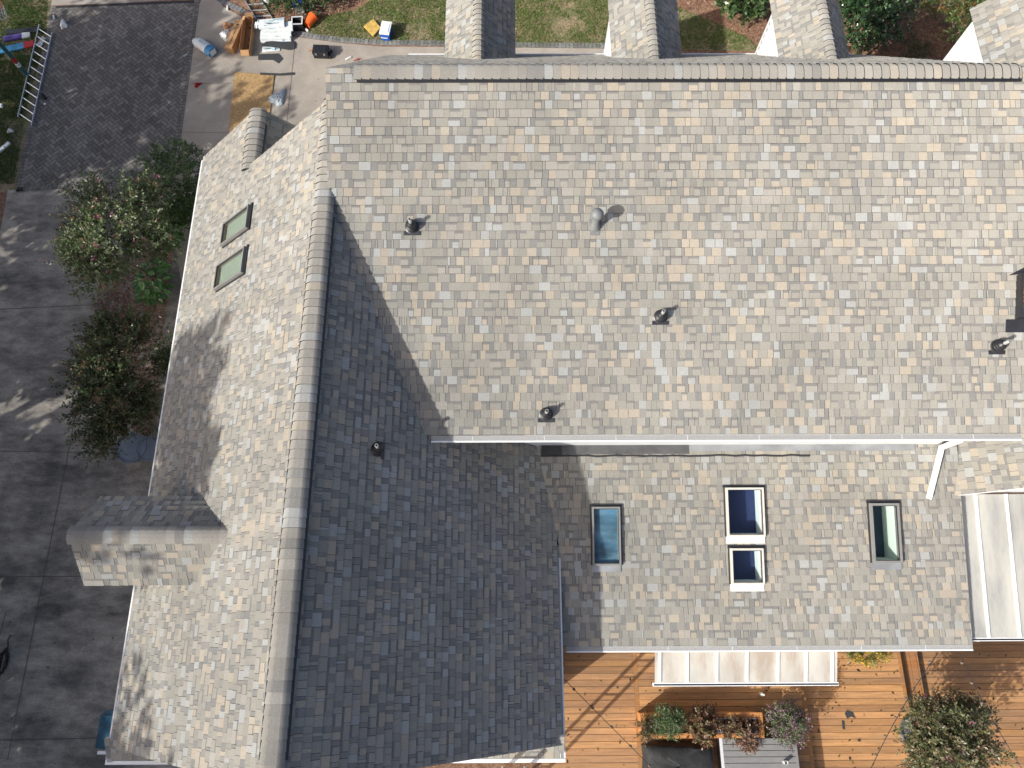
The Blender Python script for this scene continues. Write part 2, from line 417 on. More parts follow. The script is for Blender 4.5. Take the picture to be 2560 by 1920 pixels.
# west slope: u runs south (-y) so that U x S points up and out
sky_w = []
def west_us(p): return (-p.y, (V(p) - WO).dot(V((cA, 0, sA))))
wskl = []
for quad in (((556, 560), (622, 507), (612, 564), (548, 618)), ((538, 665), (608, 615), (603, 677), (533, 725))):
    us = [west_us(on(*p, WEST, .09)) for p in quad]
    wskl.append((sum(sorted(a for a, _ in us)[:2]) / 2, sum(sorted(a for a, _ in us)[2:]) / 2, sum(sorted(b for _, b in us)[:2]) / 2, sum(sorted(b for _, b in us)[2:]) / 2))
shingles('roof', house, WO, (0, -1, 0), (cA, 0, sA), [rect(-YN, -YS, 0, LWG), rect(-10.27, -YN, 0, LSM)], 21,
         holes=[(a + .03, b - .03, c + .03, d - .03) for a, b, c, d in wskl], label='sunlit west slope of the wing beside the driveway')
EO = V((.9, 0, zeast(.9))); LE = (.9 - X0) / cA
# east slope: u = y, s goes up to the west
eA = rect(YS, 3.4, 0, LE)
for a, b in ((1.55, 3.4),):
    pass
lowclip = lambda q: clip(q, TL, -sA, EO.z - LZ)     # z_low <= z_east :  LZ+TL*u <= EO.z + sA*s
piece1 = rect(YS, 1.5, 0, LE); piece2 = lowclip(rect(1.5, 3.4, 0, LE))
piece3 = clip(clip(rect(3.4, YN, 0, LE), TP, -sA, EO.z - (ZR - TP * YR) + .02), 0, 1, LE)
shingles('roof', house, EO, (0, 1, 0), (-cA, 0, sA), [piece1, piece2, piece3], 22, label='shaded east slope of the wing')
cl = ridge_cap(house, (X0, YS + .02, ZW), (X0, YN - .05, ZW), (-cA, 0, -sA), (cA, 0, -sA), .148, .074, 23, lab='rounded ridge cap running along the wing')
for sx in (-1, 1):
    vent_strip((X0, YS + .35, ZW), (X0, 6.45, ZW), (sx * cA, 0, -sA), (sx * sA, 0, cA), .178 if sx < 0 else .187, .074, slots=False)
# small north gable, east side
SR = V((-5.21, 0, zwest(-5.21)))
shingles('roof', house, (-3.75, 0, SR.z - 1.46 * TA), (0, 1, 0), (-cA, 0, sA), [rect(YN - .9, 10.27, 0, 1.46 / cA)], 24, label='small shaded slope of the lower north gable')
ridge_cap(house, (-5.21, YN - .1, SR.z), (-5.21, 10.25, SR.z), (-cA, 0, -sA), (cA, 0, -sA), .17, .075, 25, lab='short ridge cap on the lower north gable')
for sx in (-1, 1):
    vent_strip((-5.21, YN - .05, SR.z), (-5.21, 9.9, SR.z), (sx * cA, 0, -sA), (sx * sA, 0, cA), .20 if sx < 0 else .21, .075, slots=False)
# wing gutters
gutter(house, (-7.115, -2.2, 4.04), (-7.115, 10.3, 4.04), (-1, 0, 0), .11, lab='thin white gutter along the driveway side of the wing')
gutter(house, (.97, -2.16, 4.07), (.97, 1.38, 4.07), (1, 0, 0), .09, lab='white gutter along the deck side of the wing')
# cornice returns at the south gable feet
def cornice(x0, x1, seed, lab):
    o = sub('cornice_return', house, lab)
    shingles('roof', o, (x0, -2.17, 4.02), (1, 0, 0), (0, math.cos(.5), math.sin(.5)), [[(0, 0), (x1 - x0, 0), (x1 - x0 - .0, .42), (0, .42)]], seed, slab=.05)
    mb = MB(); mb.box((x0 - .02, -2.24, 3.90), (x1 + .02, -2.18, 4.03)); mb.build('fascia', white, o)
cornice(-7.1, -5.2, 26, 'small shingled return at the west foot of the south gable')
cornice(-1.2, .95, 27, 'small shingled return at the east foot of the south gable')

# low roof
lq = lambda v: rect(.62, 8.74, 0, v)
YL = -.33; cL, sL = math.cos(LS), math.sin(LS); LLo = (3.42 - YL) / cL
lowA = clip(rect(.4, 8.74, (1.5 - YL) / cL, LLo), -1, -sL / TA, -(X0 + (ZW - zlow(YL)) / TA))
lowB = rect(.78, 8.74, 0, (1.5 - YL) / cL)
LO = V((0, YL, zlow(YL)))
def low_us(p): return (p.x, (V(p) - LO).dot(V((0, cL, sL))))
lskl = []
for a, b, c, d in ((1481, 1267, 1552, 1414), (1817, 1219, 1912, 1342), (1828, 1371, 1911, 1462), (2180, 1258, 2253, 1408)):
    us = [low_us(on(x, y, LOW, .09)) for x, y in ((a, b), (c, b), (c, d), (a, d))]
    xs = sorted(p[0] for p in us); ss = sorted(p[1] for p in us)
    lskl.append(((xs[0] + xs[1]) / 2, (xs[2] + xs[3]) / 2, (ss[0] + ss[1]) / 2, (ss[2] + ss[3]) / 2))
shingles('roof', house, LO, (1, 0, 0), (0, cL, sL), [lowA, lowB], 31, holes=[(a + .04, b - .04, c + .04, d - .04) for a, b, c, d in lskl],
         label='low pitched rear roof with four skylights above the deck')
gutter(house, (1.06, YL - .11, LO.z - .04), (8.76, YL - .11, LO.z - .04), (0, -1, 0), .115, lab='white gutter along the low roof above the deck')
# apron flashing and torn membrane at the wall foot
mb = MB()
def apron(x0, x1, y0, y1, mi, h): 
    mb.prism([V((x0, y0, zlow(y0) + h)), V((x1, y0, zlow(y0) + h)), V((x1, y1, zlow(y1) + h)), V((x0, y1, zlow(y1) + h))], V((0, 0, .004)), mi)
apron(.62, 1.02, 3.17, 3.37, 1, .018); apron(1.02, 3.5, 3.20, 3.37, 2, .014); apron(3.5, 7.9, 3.25, 3.37, 0, .018)
mb.build('flashing', [flashm, membrane, darkflash], house, label='grey metal flashing strip at the foot of the white wall')
mb = MB(); pts = []
r = random.Random(5); x = .62
while x < 6.0: pts.append(V((x, 3.165 + r.uniform(-.012, .012), zlow(3.165) + .02))); x += .18
mb.tube(pts, .017, 5); mb.build('cable', membrane, house)
# wall shells
mb = MB()
mb.prism([(-.6, 3.39, 3.5), (8.35, 3.39, 3.5), (8.35, 3.39, 6.22), (-.6, 3.39, 6.22)], (0, .12, 0))           # south wall over the low roof
k = 3.45
while k < 6.2:      # lap siding
    mb.prism([(-.6, 3.388, k), (8.35, 3.388, k), (8.35, 3.372, k), (-.6, 3.372, k)], (0, 0, .15)); k += .17
mb.build('wall', siding, house, label='white wall strip under the main eave')
mb = MB()
def shell(prof, a, b, axis):    # open topped wall shell with profile extruded
    n = len(prof)
    P = (lambda p, t: (p[0], t, p[1])) if axis == 'y' else (lambda p, t: (t, p[0], p[1]))
    mb.face([P(p, a) for p in prof]); mb.face([P(p, b) for p in prof][::-1])
    for i in range(n - 1): mb.face([P(prof[i], a), P(prof[i], b), P(prof[i + 1], b), P(prof[i + 1], a)])
shell([(X0, 7.55), (-6.65, 4.25), (-6.65, 0)], -1.68, 8.6, 'y'); shell([(X0, 7.56), (.5, 4.25), (.5, 0)], -1.68, 3.3, 'y')
mb.face([(-6.65, -1.66, 0), (.5, -1.66, 0), (.5, -1.66, 4.2), (X0, -1.66, 7.5), (-6.65, -1.66, 4.2)])
mb.face([(-6.65, 8.58, 0), (-2.9, 8.58, 0), (-2.9, 8.58, 7.4), (X0, 8.58, 7.5), (-6.65, 8.58, 4.2)])
mb.face([(-6.6, 10.0, 0), (-3.9, 10.0, 0), (-3.9, 10.0, 4.4), (-5.21, 10.0, 5.7), (-6.6, 10.0, 4.3)]); mb.face([(-6.6, 8.6, 0), (-6.6, 10, 0), (-6.6, 10, 4.2), (-6.6, 8.6, 4.2)]); mb.face([(-3.9, 8.6, 0), (-3.9, 10, 0), (-3.9, 10, 4.4), (-3.9, 8.6, 4.4)])
mb.face([(-2.8, 3.5, 0), (-2.8, 13.2, 0), (-2.8, 13.2, 4.0), (-2.8, YR, 8.35), (-2.8, 3.5, 6.25)]); mb.face([(8.4, 3.5, 0), (8.4, 13.2, 0), (8.4, 13.2, 4.0), (8.4, YR, 8.35), (8.4, 3.5, 6.25)])
mb.face([(-2.8, 13.2, 0), (8.4, 13.2, 0), (8.4, 13.2, 4.0), (-2.8, 13.2, 4.0)])
mb.face([(.8, 0, 0), (8.5, 0, 0), (8.5, 0, 3.66), (.8, 0, 3.66)]); mb.face([(8.5, 0, 0), (8.5, 3.4, 0), (8.5, 3.4, 4.3), (8.5, 0, 3.66)])
mb.build('wall', siding, house)
# north eave gutter
gutter(house, (-2.5, YR + 4.86, ZR - 4.8), (8.6, YR + 4.86, ZR - 4.8), (0, 1, 0), .11)

# north dormers
def dormer(cx, hw, seed, zr=5.92, yf=14.05, lab=None):
    o = sub('dormer', house, lab); ze = zr - hw; yb = YR + (ZR - zr); ybe = YR + (ZR - ze)
    L = hw / q2
    for sx in (-1, 1):
        U = (0, -1, 0) if sx < 0 else (0, 1, 0); S = (-sx * q2, 0, q2)
        f = (lambda y: -y) if sx < 0 else (lambda y: y)
        a, b = f(yf), f(yb)
        poly = [(a, 0), (f(ybe), 0), (b, L), (a, L)] if sx < 0 else [(f(ybe), 0), (a, 0), (a, L), (b, L)]
        shingles('roof', o, (cx + sx * hw, 0, ze), U, S, [poly], seed + sx, slab=.07)
    ridge_cap(o, (cx, yb - .05, zr), (cx, yf, zr), (-q2, 0, -q2), (q2, 0, -q2), .12, .05, seed + 5)
    wm = MB(); xw = hw - .06
    for sx in (-1, 1):
        X = cx + sx * xw; yl = 13.55
        wm.prism([(X, YR + (ZR - ze) - .05, ze - .04), (X, yl, ze - .04), (X, yl, YR + ZR - yl)], (-sx * .05, 0, 0))
        z = ze - .2
        while z > 3.9:       # lap siding courses
            y0 = YR + ZR - z; 
            if y0 < yl - .06: wm.prism([(X, y0, z), (X, yl, z), (X + sx * .03, yl, z), (X + sx * .03, y0, z)], (0, 0, .02))
            z -= .19
        wm.box((X - .03 if sx > 0 else X - .02, yl - .02, 3.82), (X + .02 if sx > 0 else X + .03, yl + .05, ze - .03))
    wm.prism([(cx - xw, 13.56, 3.85), (cx + xw, 13.56, 3.85), (cx + xw, 13.56, ze), (cx, 13.56, zr - .06), (cx - xw, 13.56, ze)], (0, -.05, 0))
    wm.build('wall', siding, o)
    return o
dormer(-.64, .80, 41, lab='leftmost of the dormers behind the main ridge'); dormer(3.14, .80, 51, lab='middle dormer behind the main ridge'); dormer(6.93, .80, 61, lab='dormer with tall white side wall behind the main ridge')
# north-east gable
o = sub('gable', house, 'gable with white siding at the far right corner')
gx = 12.9; hw = gx - 10.78; zg = 5.1 + hw
shingles('roof', o, (10.78, 0, 5.1), (0, -1, 0), (q2, 0, q2), [rect(-13.65, -9.0, 0, hw / q2)], 71, slab=.08)
shingles('roof', o, (gx + hw, 0, 5.1), (0, 1, 0), (-q2, 0, q2), [rect(9.0, 13.65, 0, hw / q2)], 72, slab=.08)
wm = MB(); wm.box((10.80, 13.16, 0), (10.92, 13.32, 5.06)); wm.build('corner_board', white, o); wm = MB(); wm.box((10.84, 9.2, 0), (10.92, 13.155, 5.08))
z = 3.0
while z < 5.0: wm.box((10.81, 9.2, z), (10.84, 13.15, z + .02)); z += .2
wm.prism([(10.9, 13.24, 0), (gx + hw - .1, 13.24, 0), (gx + hw - .1, 13.24, 5.1), (gx, 13.24, zg - .1), (10.9, 13.24, 5.1)], (0, -.06, 0)); wm.build('wall', siding, o)
for ya in (4.2, 9.08): mb = MB(); mb.box((8.42, ya, 0), (10.83, ya + .08, 3.4)); mb.build('wall', siding, house)

# west dormer over the driveway door
o = sub('dormer', house, 'gabled dormer over the driveway with a ridge across the wing')
DY, DZ, DHW, DXF = 1.44, 6.50, .74, -7.05; dze = DZ - .725
xb = X0 - (ZW - DZ) / TA; xbe = X0 - (ZW - dze) / TA
dn = math.atan2(DZ - dze, DHW); cD, sD = math.cos(dn), math.sin(dn); LD = DHW / cD
shingles('roof', o, (0, DY - DHW, dze), (1, 0, 0), (0, cD, sD), [[(DXF, 0), (xbe, 0), (xb, LD), (DXF, LD)]], 81, slab=.06)
shingles('roof', o, (0, DY + DHW, dze), (-1, 0, 0), (0, -cD, sD), [[(-xbe, 0), (-DXF, 0), (-DXF, LD), (-xb, LD)]], 82, slab=.06)
ridge_cap(o, (DXF, DY, DZ), (xb + .1, DY, DZ), (0, cD, -sD), (0, -cD, -sD), .14, .05, 83)
wm = MB(); wm.box((-6.75, DY - .6, 4.2), (-5.6, DY + .6, dze - .02)); wm.build('wall', siding, o)

# south-east roof beside the porch
SEM = 1.0; ase = math.atan(SEM)
shingles('roof', house, (8.6, 0, 4.27), (0, -1, 0), (math.cos(ase), 0, math.sin(ase)), [rect(-3.9, -2.4, 0, 3.2)], 91, label='roof slope rising at the right edge beside the porch')
mb = MB(); mb.box((8.95, 2.50, 3.6), (10.8, 2.58, 4.5)); mb.build('wall', siding, house)

# chimney at the east rake
o = sub('chimney', house, 'brick chimney with black flashing at the right edge of the main roof')
cy0, cy1 = on(2530, 800, MAIN).y, on(2530, 690, MAIN).y; cx0 = 8.545; zc = zmain(cy0)
mb = MB(); mb.prism([V((cx0, cy0, zc - .6)), V((cx0, cy0, zc + .13)), V((cx0, cy1, zmain(cy1) + .13)), V((cx0, cy1, zmain(cy1) - .6))], (.9, 0, 0))
mb.prism([V((cx0 - .16, cy0 - .20, zmain(cy0 - .20) + .016)), V((9.0, cy0 - .20, zmain(cy0 - .20) + .016)), V((9.0, cy0, zc + .016)), V((cx0 - .16, cy0, zc + .016))], V((0, 0, .006)))
mb.prism([V((cx0 - .14, cy1, zmain(cy1) + .02)), V((9.0, cy1, zmain(cy1) + .2)), V((9.0, cy1 + .28, zmain(cy1 + .28) + .03))], V((0, 0, .006)))
mb.build('flashing', darkmet, o)
mb = MB(); rr = random.Random(4)
z = zc + .1; row = 0
mb.box((cx0 + .07, cy0 + .13, 0), (9.45, cy1 - .10, zc + 1.2), 0, (.42, .38, .30))
while z < zc + 1.2:
    y = cy0 + .13 + (row % 2) * .1
    while y < cy1 - .12:
        y1 = min(y + .2, cy1 - .10); k = rr.uniform(.8, 1.15); mb.box((cx0 + .058, y + .006, z), (cx0 + .08, y1 - .006, z + .06), 0, (.42 * k, .27 * k, .14 * k)); y += .21
    z += .075; row += 1
mb.build('brickwork', brick, o)

# downspout across the low roof
a = V((8.02, YE - .07, ZE - .12)); a = hit(2402, 1100, V((0, 1, 0)), YE - .08); b = on(2354, 1119, LOW, .07); c = on(2322, 1247, LOW, .055)
mb = MB()
def spout(p, q, w, h, N):
    d = (q - p).normalized(); wv = d.cross(N).normalized(); mb.bar(p, q, wv * w, wv.cross(d).normalized() * h)
spout(a, b + (b - a).normalized() * .03, .042, .03, V((0, -.2, 1))); spout(b - (c - b).normalized() * .03, c, .042, .03, LOW[0])
mb.build('downspout', white, house)

# ------------------------------------------------------------------ skylights
def skylight(O, U, S, r, fm, gm, wallm, floorm, depth, lab, hb=.09, fl=None, head=False, fw_=.045, mirror=False, sink=0):
    """curb frame on the slope, glass pane, shaft below with real depth"""
    O, U, S = V(O), V(U), V(S); Nn = U.cross(S); u0, u1, s0, s1 = r
    P = lambda u, s, n: O + U * u + S * s + Nn * n
    o = sub('skylight', house, lab); mb = MB()
    def bx(a, b, c, d, n0, n1, m=0, t=mb): t.hexa([P(a, c, n0), P(b, c, n0), P(b, d, n0), P(a, d, n0), P(a, c, n1), P(b, c, n1), P(b, d, n1), P(a, d, n1)], m)
    f = fw_
    bx(u0, u1, s0, s0 + f, -.03, hb); bx(u0, u1, s1 - f, s1, -.03, hb); bx(u0, u0 + f, s0 + f, s1 - f, -.03, hb); bx(u1 - f, u1, s0 + f, s1 - f, -.03, hb)
    g2 = f + .014     # inner gasket lip
    for a, b, c, d in ((u0 + f, u1 - f, s0 + f, s0 + g2), (u0 + f, u1 - f, s1 - g2, s1 - f), (u0 + f, u0 + g2, s0 + g2, s1 - g2), (u1 - g2, u1 - f, s0 + g2, s1 - g2)):
        bx(a, b, c, d, hb - .03, hb - .008, 1)
    mb.build('frame', [fm, darkmet], o)
    gb = MB(); bx(u0 + g2, u1 - g2, s0 + g2, s1 - g2, hb - .026, hb - .018, 0, gb); gb.build('glass', gm, o)
    sm = MB(); t = .012; f2 = f - .002
    a, b, c, d = u0 + f2, u1 - f2, s0 + f2, s1 - f2
    for q in (((a, c), (a, d)), ((b, d), (b, c)), ((a, d), (b, d)), ((b, c), (a, c))):
        (p0, p1) = q; sm.face([P(*p0, -depth), P(*p1, -depth), P(*p1, hb - .03), P(*p0, hb - .03)], 0)
    sm.face([P(a, c, -depth), P(b, c, -depth), P(b, d, -depth), P(a, d, -depth)], 1)
    sm.build('shaft', [wallm, floorm], o)
    fb = MB()
    if fl: bx(u0 - .01, u1 + .0, s0 - .13, s0 - .002, .010, .026, 0, fb)
    bx(u0 - .04, u1 + .04, s1 + .004, s1 + .045, .012, .04, 1, fb)
    bx(u0 - .03, u0 - .002, s0, s1, .008, .03, 1, fb); bx(u1 + .002, u1 + .03, s0, s1, .008, .03, 1, fb)
    fb.build('flashing', [fl or fm, darkmet], o)
    return o
LU, LSv = V((1, 0, 0)), V((0, cL, sL)); WU, WS = V((0, -1, 0)), V((cA, 0, sA))
skylight(LO, LU, LSv, lskl[0], framegrey, skyglass, shaftw, skymirror, .02, 'narrow skylight with a painted cloudy sky reflection at the shadow edge', fl=flashm, fw_=.034)
skylight(LO, LU, LSv, lskl[1], framewhite, skyglass, shaftw, navy, .34, 'pale framed skylight with a navy pane, the upper of two', fl=whiteflash, head=True, fw_=.037)
skylight(LO, LU, LSv, lskl[2], framewhite, skyglass, shaftw, navy, .34, 'small pale framed skylight with a navy pane, the lower of two', fl=whiteflash, fw_=.037)
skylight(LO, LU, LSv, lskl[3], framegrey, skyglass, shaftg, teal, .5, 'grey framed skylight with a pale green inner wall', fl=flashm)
skylight(WO, WU, WS, wskl[0], framegrey, skyglass, blind, blind, .0, 'upper green skylight on the west slope', fw_=.028)
skylight(WO, WU, WS, wskl[1], framegrey, skyglass, blind, blind, .0, 'lower green skylight on the west slope', fw_=.028)

# ------------------------------------------------------------------ roof vents
def vent(px, py, pl, S, lean=None, lab=None):
    B = on(px, py, pl, .012); N = pl[0].normalized(); S = V(S).normalized(); U = S.cross(N)
    o = sub('vent_pipe', house, lab); mb = MB()
    mb.hexa([B + U * a + S * b + N * n for n in (.004, .009) for a, b in ((-.14, -.135), (.14, -.135), (.14, -.07), (-.14, -.07))])
    mb.lathe([(.115, .0), (.118, .008), (.10, .02)], B, N, 20); mb.build('flashing', darkmet, o, smooth=True)
    z = V((0, 0, 1)); ax = (N + z * 2.2).normalized(); mb = MB()
    mb.lathe([(.102, .005), (.102, .07), (.094, .076), (.094, .115), (.084, .122), (.082, .14), (.066, .165), (.046, .18), (.036, .195)], B, ax, 22); mb.build('boot', blackp, o, smooth=True)
    d = V(lean) if lean else z; mb = MB(); p = B + ax * .165
    mb.lathe([(.030, 0), (.030, .12), (.026, .125), (.020, .125), (.020, .05)], p, d, 14, cap=False); mb.build('pipe', pipegrey, o, smooth=True)
    return o
SM = (0, cP, sP)
vent(1030, 568, MAIN, SM, lab='black vent boot near the valley on the main roof'); vent(1651, 792, MAIN, SM, lab='black vent boot in the middle of the main roof')
vent(1365, 1036, MAIN, SM, lab='black vent boot just above the main gutter'); vent(2492, 866, MAIN, SM, lean=(.25, .05, 1), lab='black vent boot with a grey pipe near the chimney')
vent(943, 1124, EAST, (-cA, 0, sA), lab='black vent boot on the shaded east slope')
B = on(1487, 566, MAIN, .005); N = MAIN[0].normalized(); o = sub('exhaust_vent', house, 'grey mushroom capped exhaust vent on the main roof')
mb = MB(); mb.hexa([B + V((a, 0, 0)) + V(SM) * b + N * n for n in (.004, .01) for a, b in ((-.075, -.15), (.075, -.15), (.105, .12), (-.105, .12))]); mb.build('flashing', greymet, o)
mb = MB(); mb.lathe([(.10, 0), (.085, .05), (.07, .09), (.062, .1), (.06, .33)], B, (0, 0, 1), 20); mb.build('pipe', greymet, o, smooth=True)
mb = MB(); mb.lathe([(.06, .32), (.098, .335), (.105, .345), (.105, .375), (.10, .40), (.085, .43), (.055, .452), (.02, .462), (.004, .464)], B, (0, 0, 1), 24); mb.build('cap', greymet, o, smooth=True)

# ------------------------------------------------------------------ polycarbonate roofs over the deck
def poly_roof(x0, x1, y0, z0, y1, z1, ribs, lab, pm=None):
    o = sub('awning', house, lab); mb = MB(); t = V((0, 0, .012))
    mb.prism([(x0, y1, z1), (x1, y1, z1), (x1, y0, z0), (x0, y0, z0)], t); mb.build('panel', pm or polyc, o)
    for x in ribs:
        m_ = MB(); m_.bar((x, y0, z0 + .026), (x, y1, z1 + .026), (.024, 0, 0), (0, 0, .012)); m_.build('rib', white, o)
    mb = MB(); mb.box((x0 - .03, y1 - .07, z1 - .09), (x1 + .03, y1 - .005, z1 + .004), 0); mb.box((x0 - .02, y1 - .055, z1 + .004), (x1 + .02, y1 - .03, z1 + .010), 1); mb.build('gutter', [white, darkmet], o)
    for x in (x0 + .15, (x0 + x1) / 2, x1 - .15): mb = MB(); mb.bar((x, y0 + .3, z0 - .09), (x, y1 - .075, z1 - .06), (.02, 0, 0), (0, 0, .03)); mb.build('bracket', white, o)
    return o
ribx = [at(p, 1700, 3.2).x for p in (1648, 1716, 1790, 1865, 1942, 2012, 2077)]
poly_roof(2.78, 6.29, -.30, 3.48, -1.0, 3.22, ribx, 'milky ribbed awning below the low roof')
ribx2 = [at(p, 1600, 3.6).x for p in (2470, 2548, 2620, 2700)]
poly_roof(8.80, 12.2, 2.45, 4.12, -.2, 3.62, ribx2, 'milky ribbed porch roof at the right edge', polyg)
# blue awning over a door on the driveway side
o = sub('awning', house, 'blue curved awning below the wing eave'); mb = MB(); pts = []
pa, pb = at(268, 1762, 2.4), at(236, 1870, 2.4)
y1, y0 = pa.y, pb.y; xo = min(pa.x, pb.x) + .0
prof = [(0, 2.75), (-.35, 2.70), (-.62, 2.58), (-.80, 2.38)]
for k in range(9):
    y = y0 + (y1 - y0) * k / 8; s_ = 1 if k < 7 else (.93 if k == 7 else .6)
    pts.append([V((-6.66 + a * s_ * ((-6.66 - xo) / .80), y, z)) for a, z in prof])
mb.ring(pts, closed=False); 
for k in range(0, 9, 2): mb.tube([p + V((0, 0, .006)) for p in pts[k]], .008, 5)
mb.build('canopy', awnblue, o, smooth=True)
mb = MB(); mb.box((xo + .05, y0 - .12, 2.30), (-6.66, y0 - .06, 2.36)); mb.build('bracket', white, o)

# ================================================================== ground, drive, walks
def sheet(name, poly, z, m, kind='structure', label=None, cat=None):
    mb = MB(); mb.face([(p[0], p[1], z) for p in poly]); o = mb.build(name, m)
    return tag(o, label, cat, kind=kind)
def px(*pts, z=0.0): return [at(a, b, z) for a, b in pts]
sheet('ground', [(-70, -70), (70, -70), (70, 80), (-70, 80)], 0, soil)
# concrete drive wrapping the house
drive = px((520, -30), (560, 18), (600, 40), (640, 62), (700, 82), (735, 92), (790, 100), (850, 108), (950, 117), (1110, 118), (1500, 122), (1700, 124), (1700, 150), (1500, 300))
sheet('concrete_drive', drive + px((900, 700), (500, 1000), (430, 560), (432, 452), (494, 20)), .012, concrete)
sheet('old_drive', px((20, 476), (440, 450), (470, 800), (560, 1300), (560, 1900)) + [V((-6.8, -14, 0)), V((-24, -14, 0)), V((-20, 8, 0))] + px((-40, 800)), .008, oldconcrete)
mb = MB()
def groove(mb, a, b, w=.012, z=.017, A=None, B=None):
    a, b = at(*a), at(*b); d = (b - a).normalized(); n = V((-d.y, d.x, 0)) * w
    mb.face([V((p.x, p.y, z)) for p in (a - n, b - n, b + n, a + n)])
for a, b in (((738, 105), (715, 330)), ((480, 209), (600, 209)), ((455, 331), (575, 333)), ((0, 774), (240, 762)), ((0, 1128), (290, 1133)), ((205, 960), (20, 1900)), ((0, 1442), (330, 1440)), ((0, 1850), (250, 1845)), ((1110, 118), (1112, 128)), ((16, 1530), (0, 1590))):
    groove(mb, a, b, .009 if a[0] < 300 else .007)
tag(mb.build('joint_lines', joint), kind='structure')
sheet('concrete_apron', px((128, 14), (300, 8), (504, -4), (560, -120), (150, -120)), .010, concrete)
# herringbone paver field with soldier borders
def pavers():
    r = random.Random(3); mb = MB(); field = [(p.x, p.y) for p in px((128, 16), (500, 1), (438, 455), (40, 480))]
    mb.face([(p[0], p[1], .0135) for p in field], 0, (.03, .03, .032))
    inner = [(p.x, p.y) for p in px((140, 22), (487, 8), (424, 446), (58, 468))]
    def pc():
        k = r.uniform(.7, 1.3); return (.17 * k, .155 * k, .14 * k)
    pol = inner[::-1]
    ar = sum(pol[i][0] * pol[(i + 1) % 4][1] - pol[(i + 1) % 4][0] * pol[i][1] for i in range(4))
    if ar < 0: pol = pol[::-1]
    cx = sum(p[0] for p in inner) / 4; cy = sum(p[1] for p in inner) / 4; w = .115; g = .006; t = rad(45)
    c_, s_ = math.cos(t), math.sin(t); n = 44
    for i in range(-n, n):
        for j in range(-n, n):
            k = (i - j) % 4
            if k == 0: x0, y0, x1, y1 = i, j, i + 2, j + 1
            elif k == 3: x0, y0, x1, y1 = i, j - 0, i + 1, j + 2
            else: continue
            q = [(x0 * w + g, y0 * w + g), (x1 * w - g, y0 * w + g), (x1 * w - g, y1 * w - g), (x0 * w + g, y1 * w - g)]
            q = [(cx + a * c_ - b * s_, cy + a * s_ + b * c_) for a, b in q]
            for e in range(4):
                (ax, ay), (bx, by) = pol[e], pol[(e + 1) % 4]; nx, ny = by - ay, -(bx - ax)
                q = clip(q, nx, ny, nx * ax + ny * ay)
                if len(q) < 3: break
            if len(q) > 2: mb.face([(a, b, .018 + r.uniform(0, .003)) for a, b in q], 0, pc())
    for (A, B, C, D) in (((128, 16), (40, 480), (58, 480), (141, 16)), ((500, 1), (438, 455), (423, 455), (487, 1)), ((40, 480), (438, 455), (438, 446), (45, 469))):
        A, B, C, D = (at(*p) for p in (A, B, C, D)); k = int((B - A).length / .115)
        for i in range(k):
            for lo, hi in ((0.02, .48), (.52, .98)):
                P = lambda t, s: (A.lerp(B, t)).lerp(D.lerp(C, t), s)
                mb.face([V((p.x, p.y, .021)) for p in (P((i + .05) / k, lo), P((i + .95) / k, lo), P((i + .95) / k, hi), P((i + .05) / k, hi))], 0, pc())
    return tag(mb.build('paver_driveway', paver), kind='structure')
pavers()
# paver edging of the front walk
mb = MB(); r = random.Random(8)
path = px((512, -20), (556, 12), (600, 32), (640, 56), (690, 76), (740, 90), (790, 99), (850, 106), (950, 113), (1110, 115), (1300, 119), (1500, 121), (1700, 123))
for a, b in zip(path, path[1:]):
    L_ = (b - a).length; k = max(1, int(L_ / .12)); d = (b - a).normalized(); n = V((-d.y, d.x, 0))
    for i in range(k):
        p, q = a + d * (L_ * (i + .05) / k), a + d * (L_ * (i + .95) / k); c = r.uniform(.15, .24)
        mb.prism([p + n * 0, q + n * 0, q + n * .19, p + n * .19], (0, 0, .03), 0, (c, c * .97, c * .96))
tag(mb.build('paver_edging', paver), kind='structure')
# lawns
lawn1 = px((820, 40), (900, 22), (1000, -60), (1560, -60), (1700, 20), (1870, 95), (1900, 128), (1300, 118), (950, 111), (850, 104), (770, 90), (765, 78))
lawn0 = px((-300, -200), (138, -60), (128, 16), (84, 250), (62, 380), (42, 482), (-40, 480), (-300, 400))
sheet('lawn', lawn1, .006, lawnm); sheet('lawn', lawn0, .006, lawnm)
def inpoly(x, y, poly):
    c = False; n = len(poly)
    for i in range(n):
        a, b = poly[i], poly[i - 1]
        if (a.y > y) != (b.y > y) and x < (b.x - a.x) * (y - a.y) / (b.y - a.y) + a.x: c = not c
    return c
def grass(poly, n, seed, h, cols, patch):
    r = random.Random(seed); mb = MB(); xs = [p.x for p in poly]; ys = [p.y for p in poly]
    from mathutils import noise as nz
    while n > 0:
        x, y = r.uniform(min(xs), max(xs)), r.uniform(min(ys), max(ys))
        if not inpoly(x, y, poly): continue
        v = nz.noise(V((x * .8, y * .8, seed))) + .5 * nz.noise(V((x * 2.7, y * 2.7, seed)))
        n -= 1
        if v < patch + r.uniform(-.25, .25): 
            if r.random() < .8: continue
        a = r.uniform(0, 6.28); l = r.uniform(.5, 1.2) * h; w_ = r.uniform(.006, .014); b = a + r.uniform(-1, 1)
        c = r.choice(cols); k = r.uniform(.7, 1.3); c = (c[0] * k, c[1] * k, c[2] * k)
        dx, dy = math.cos(a) * w_, math.sin(a) * w_; tx, ty = math.cos(b) * l * .7, math.sin(b) * l * .7
        mb.face([(x - dx, y - dy, .006), (x + dx, y + dy, .006), (x + tx, y + ty, l * .7 + .01)], 0, c)
    return tag(mb.build('grass', grassm), kind='stuff', label='short patchy lawn grass', cat='grass')
GC = [(.12, .20, .035), (.15, .23, .045), (.20, .25, .07), (.30, .26, .13), (.10, .18, .03), (.12, .21, .04)]
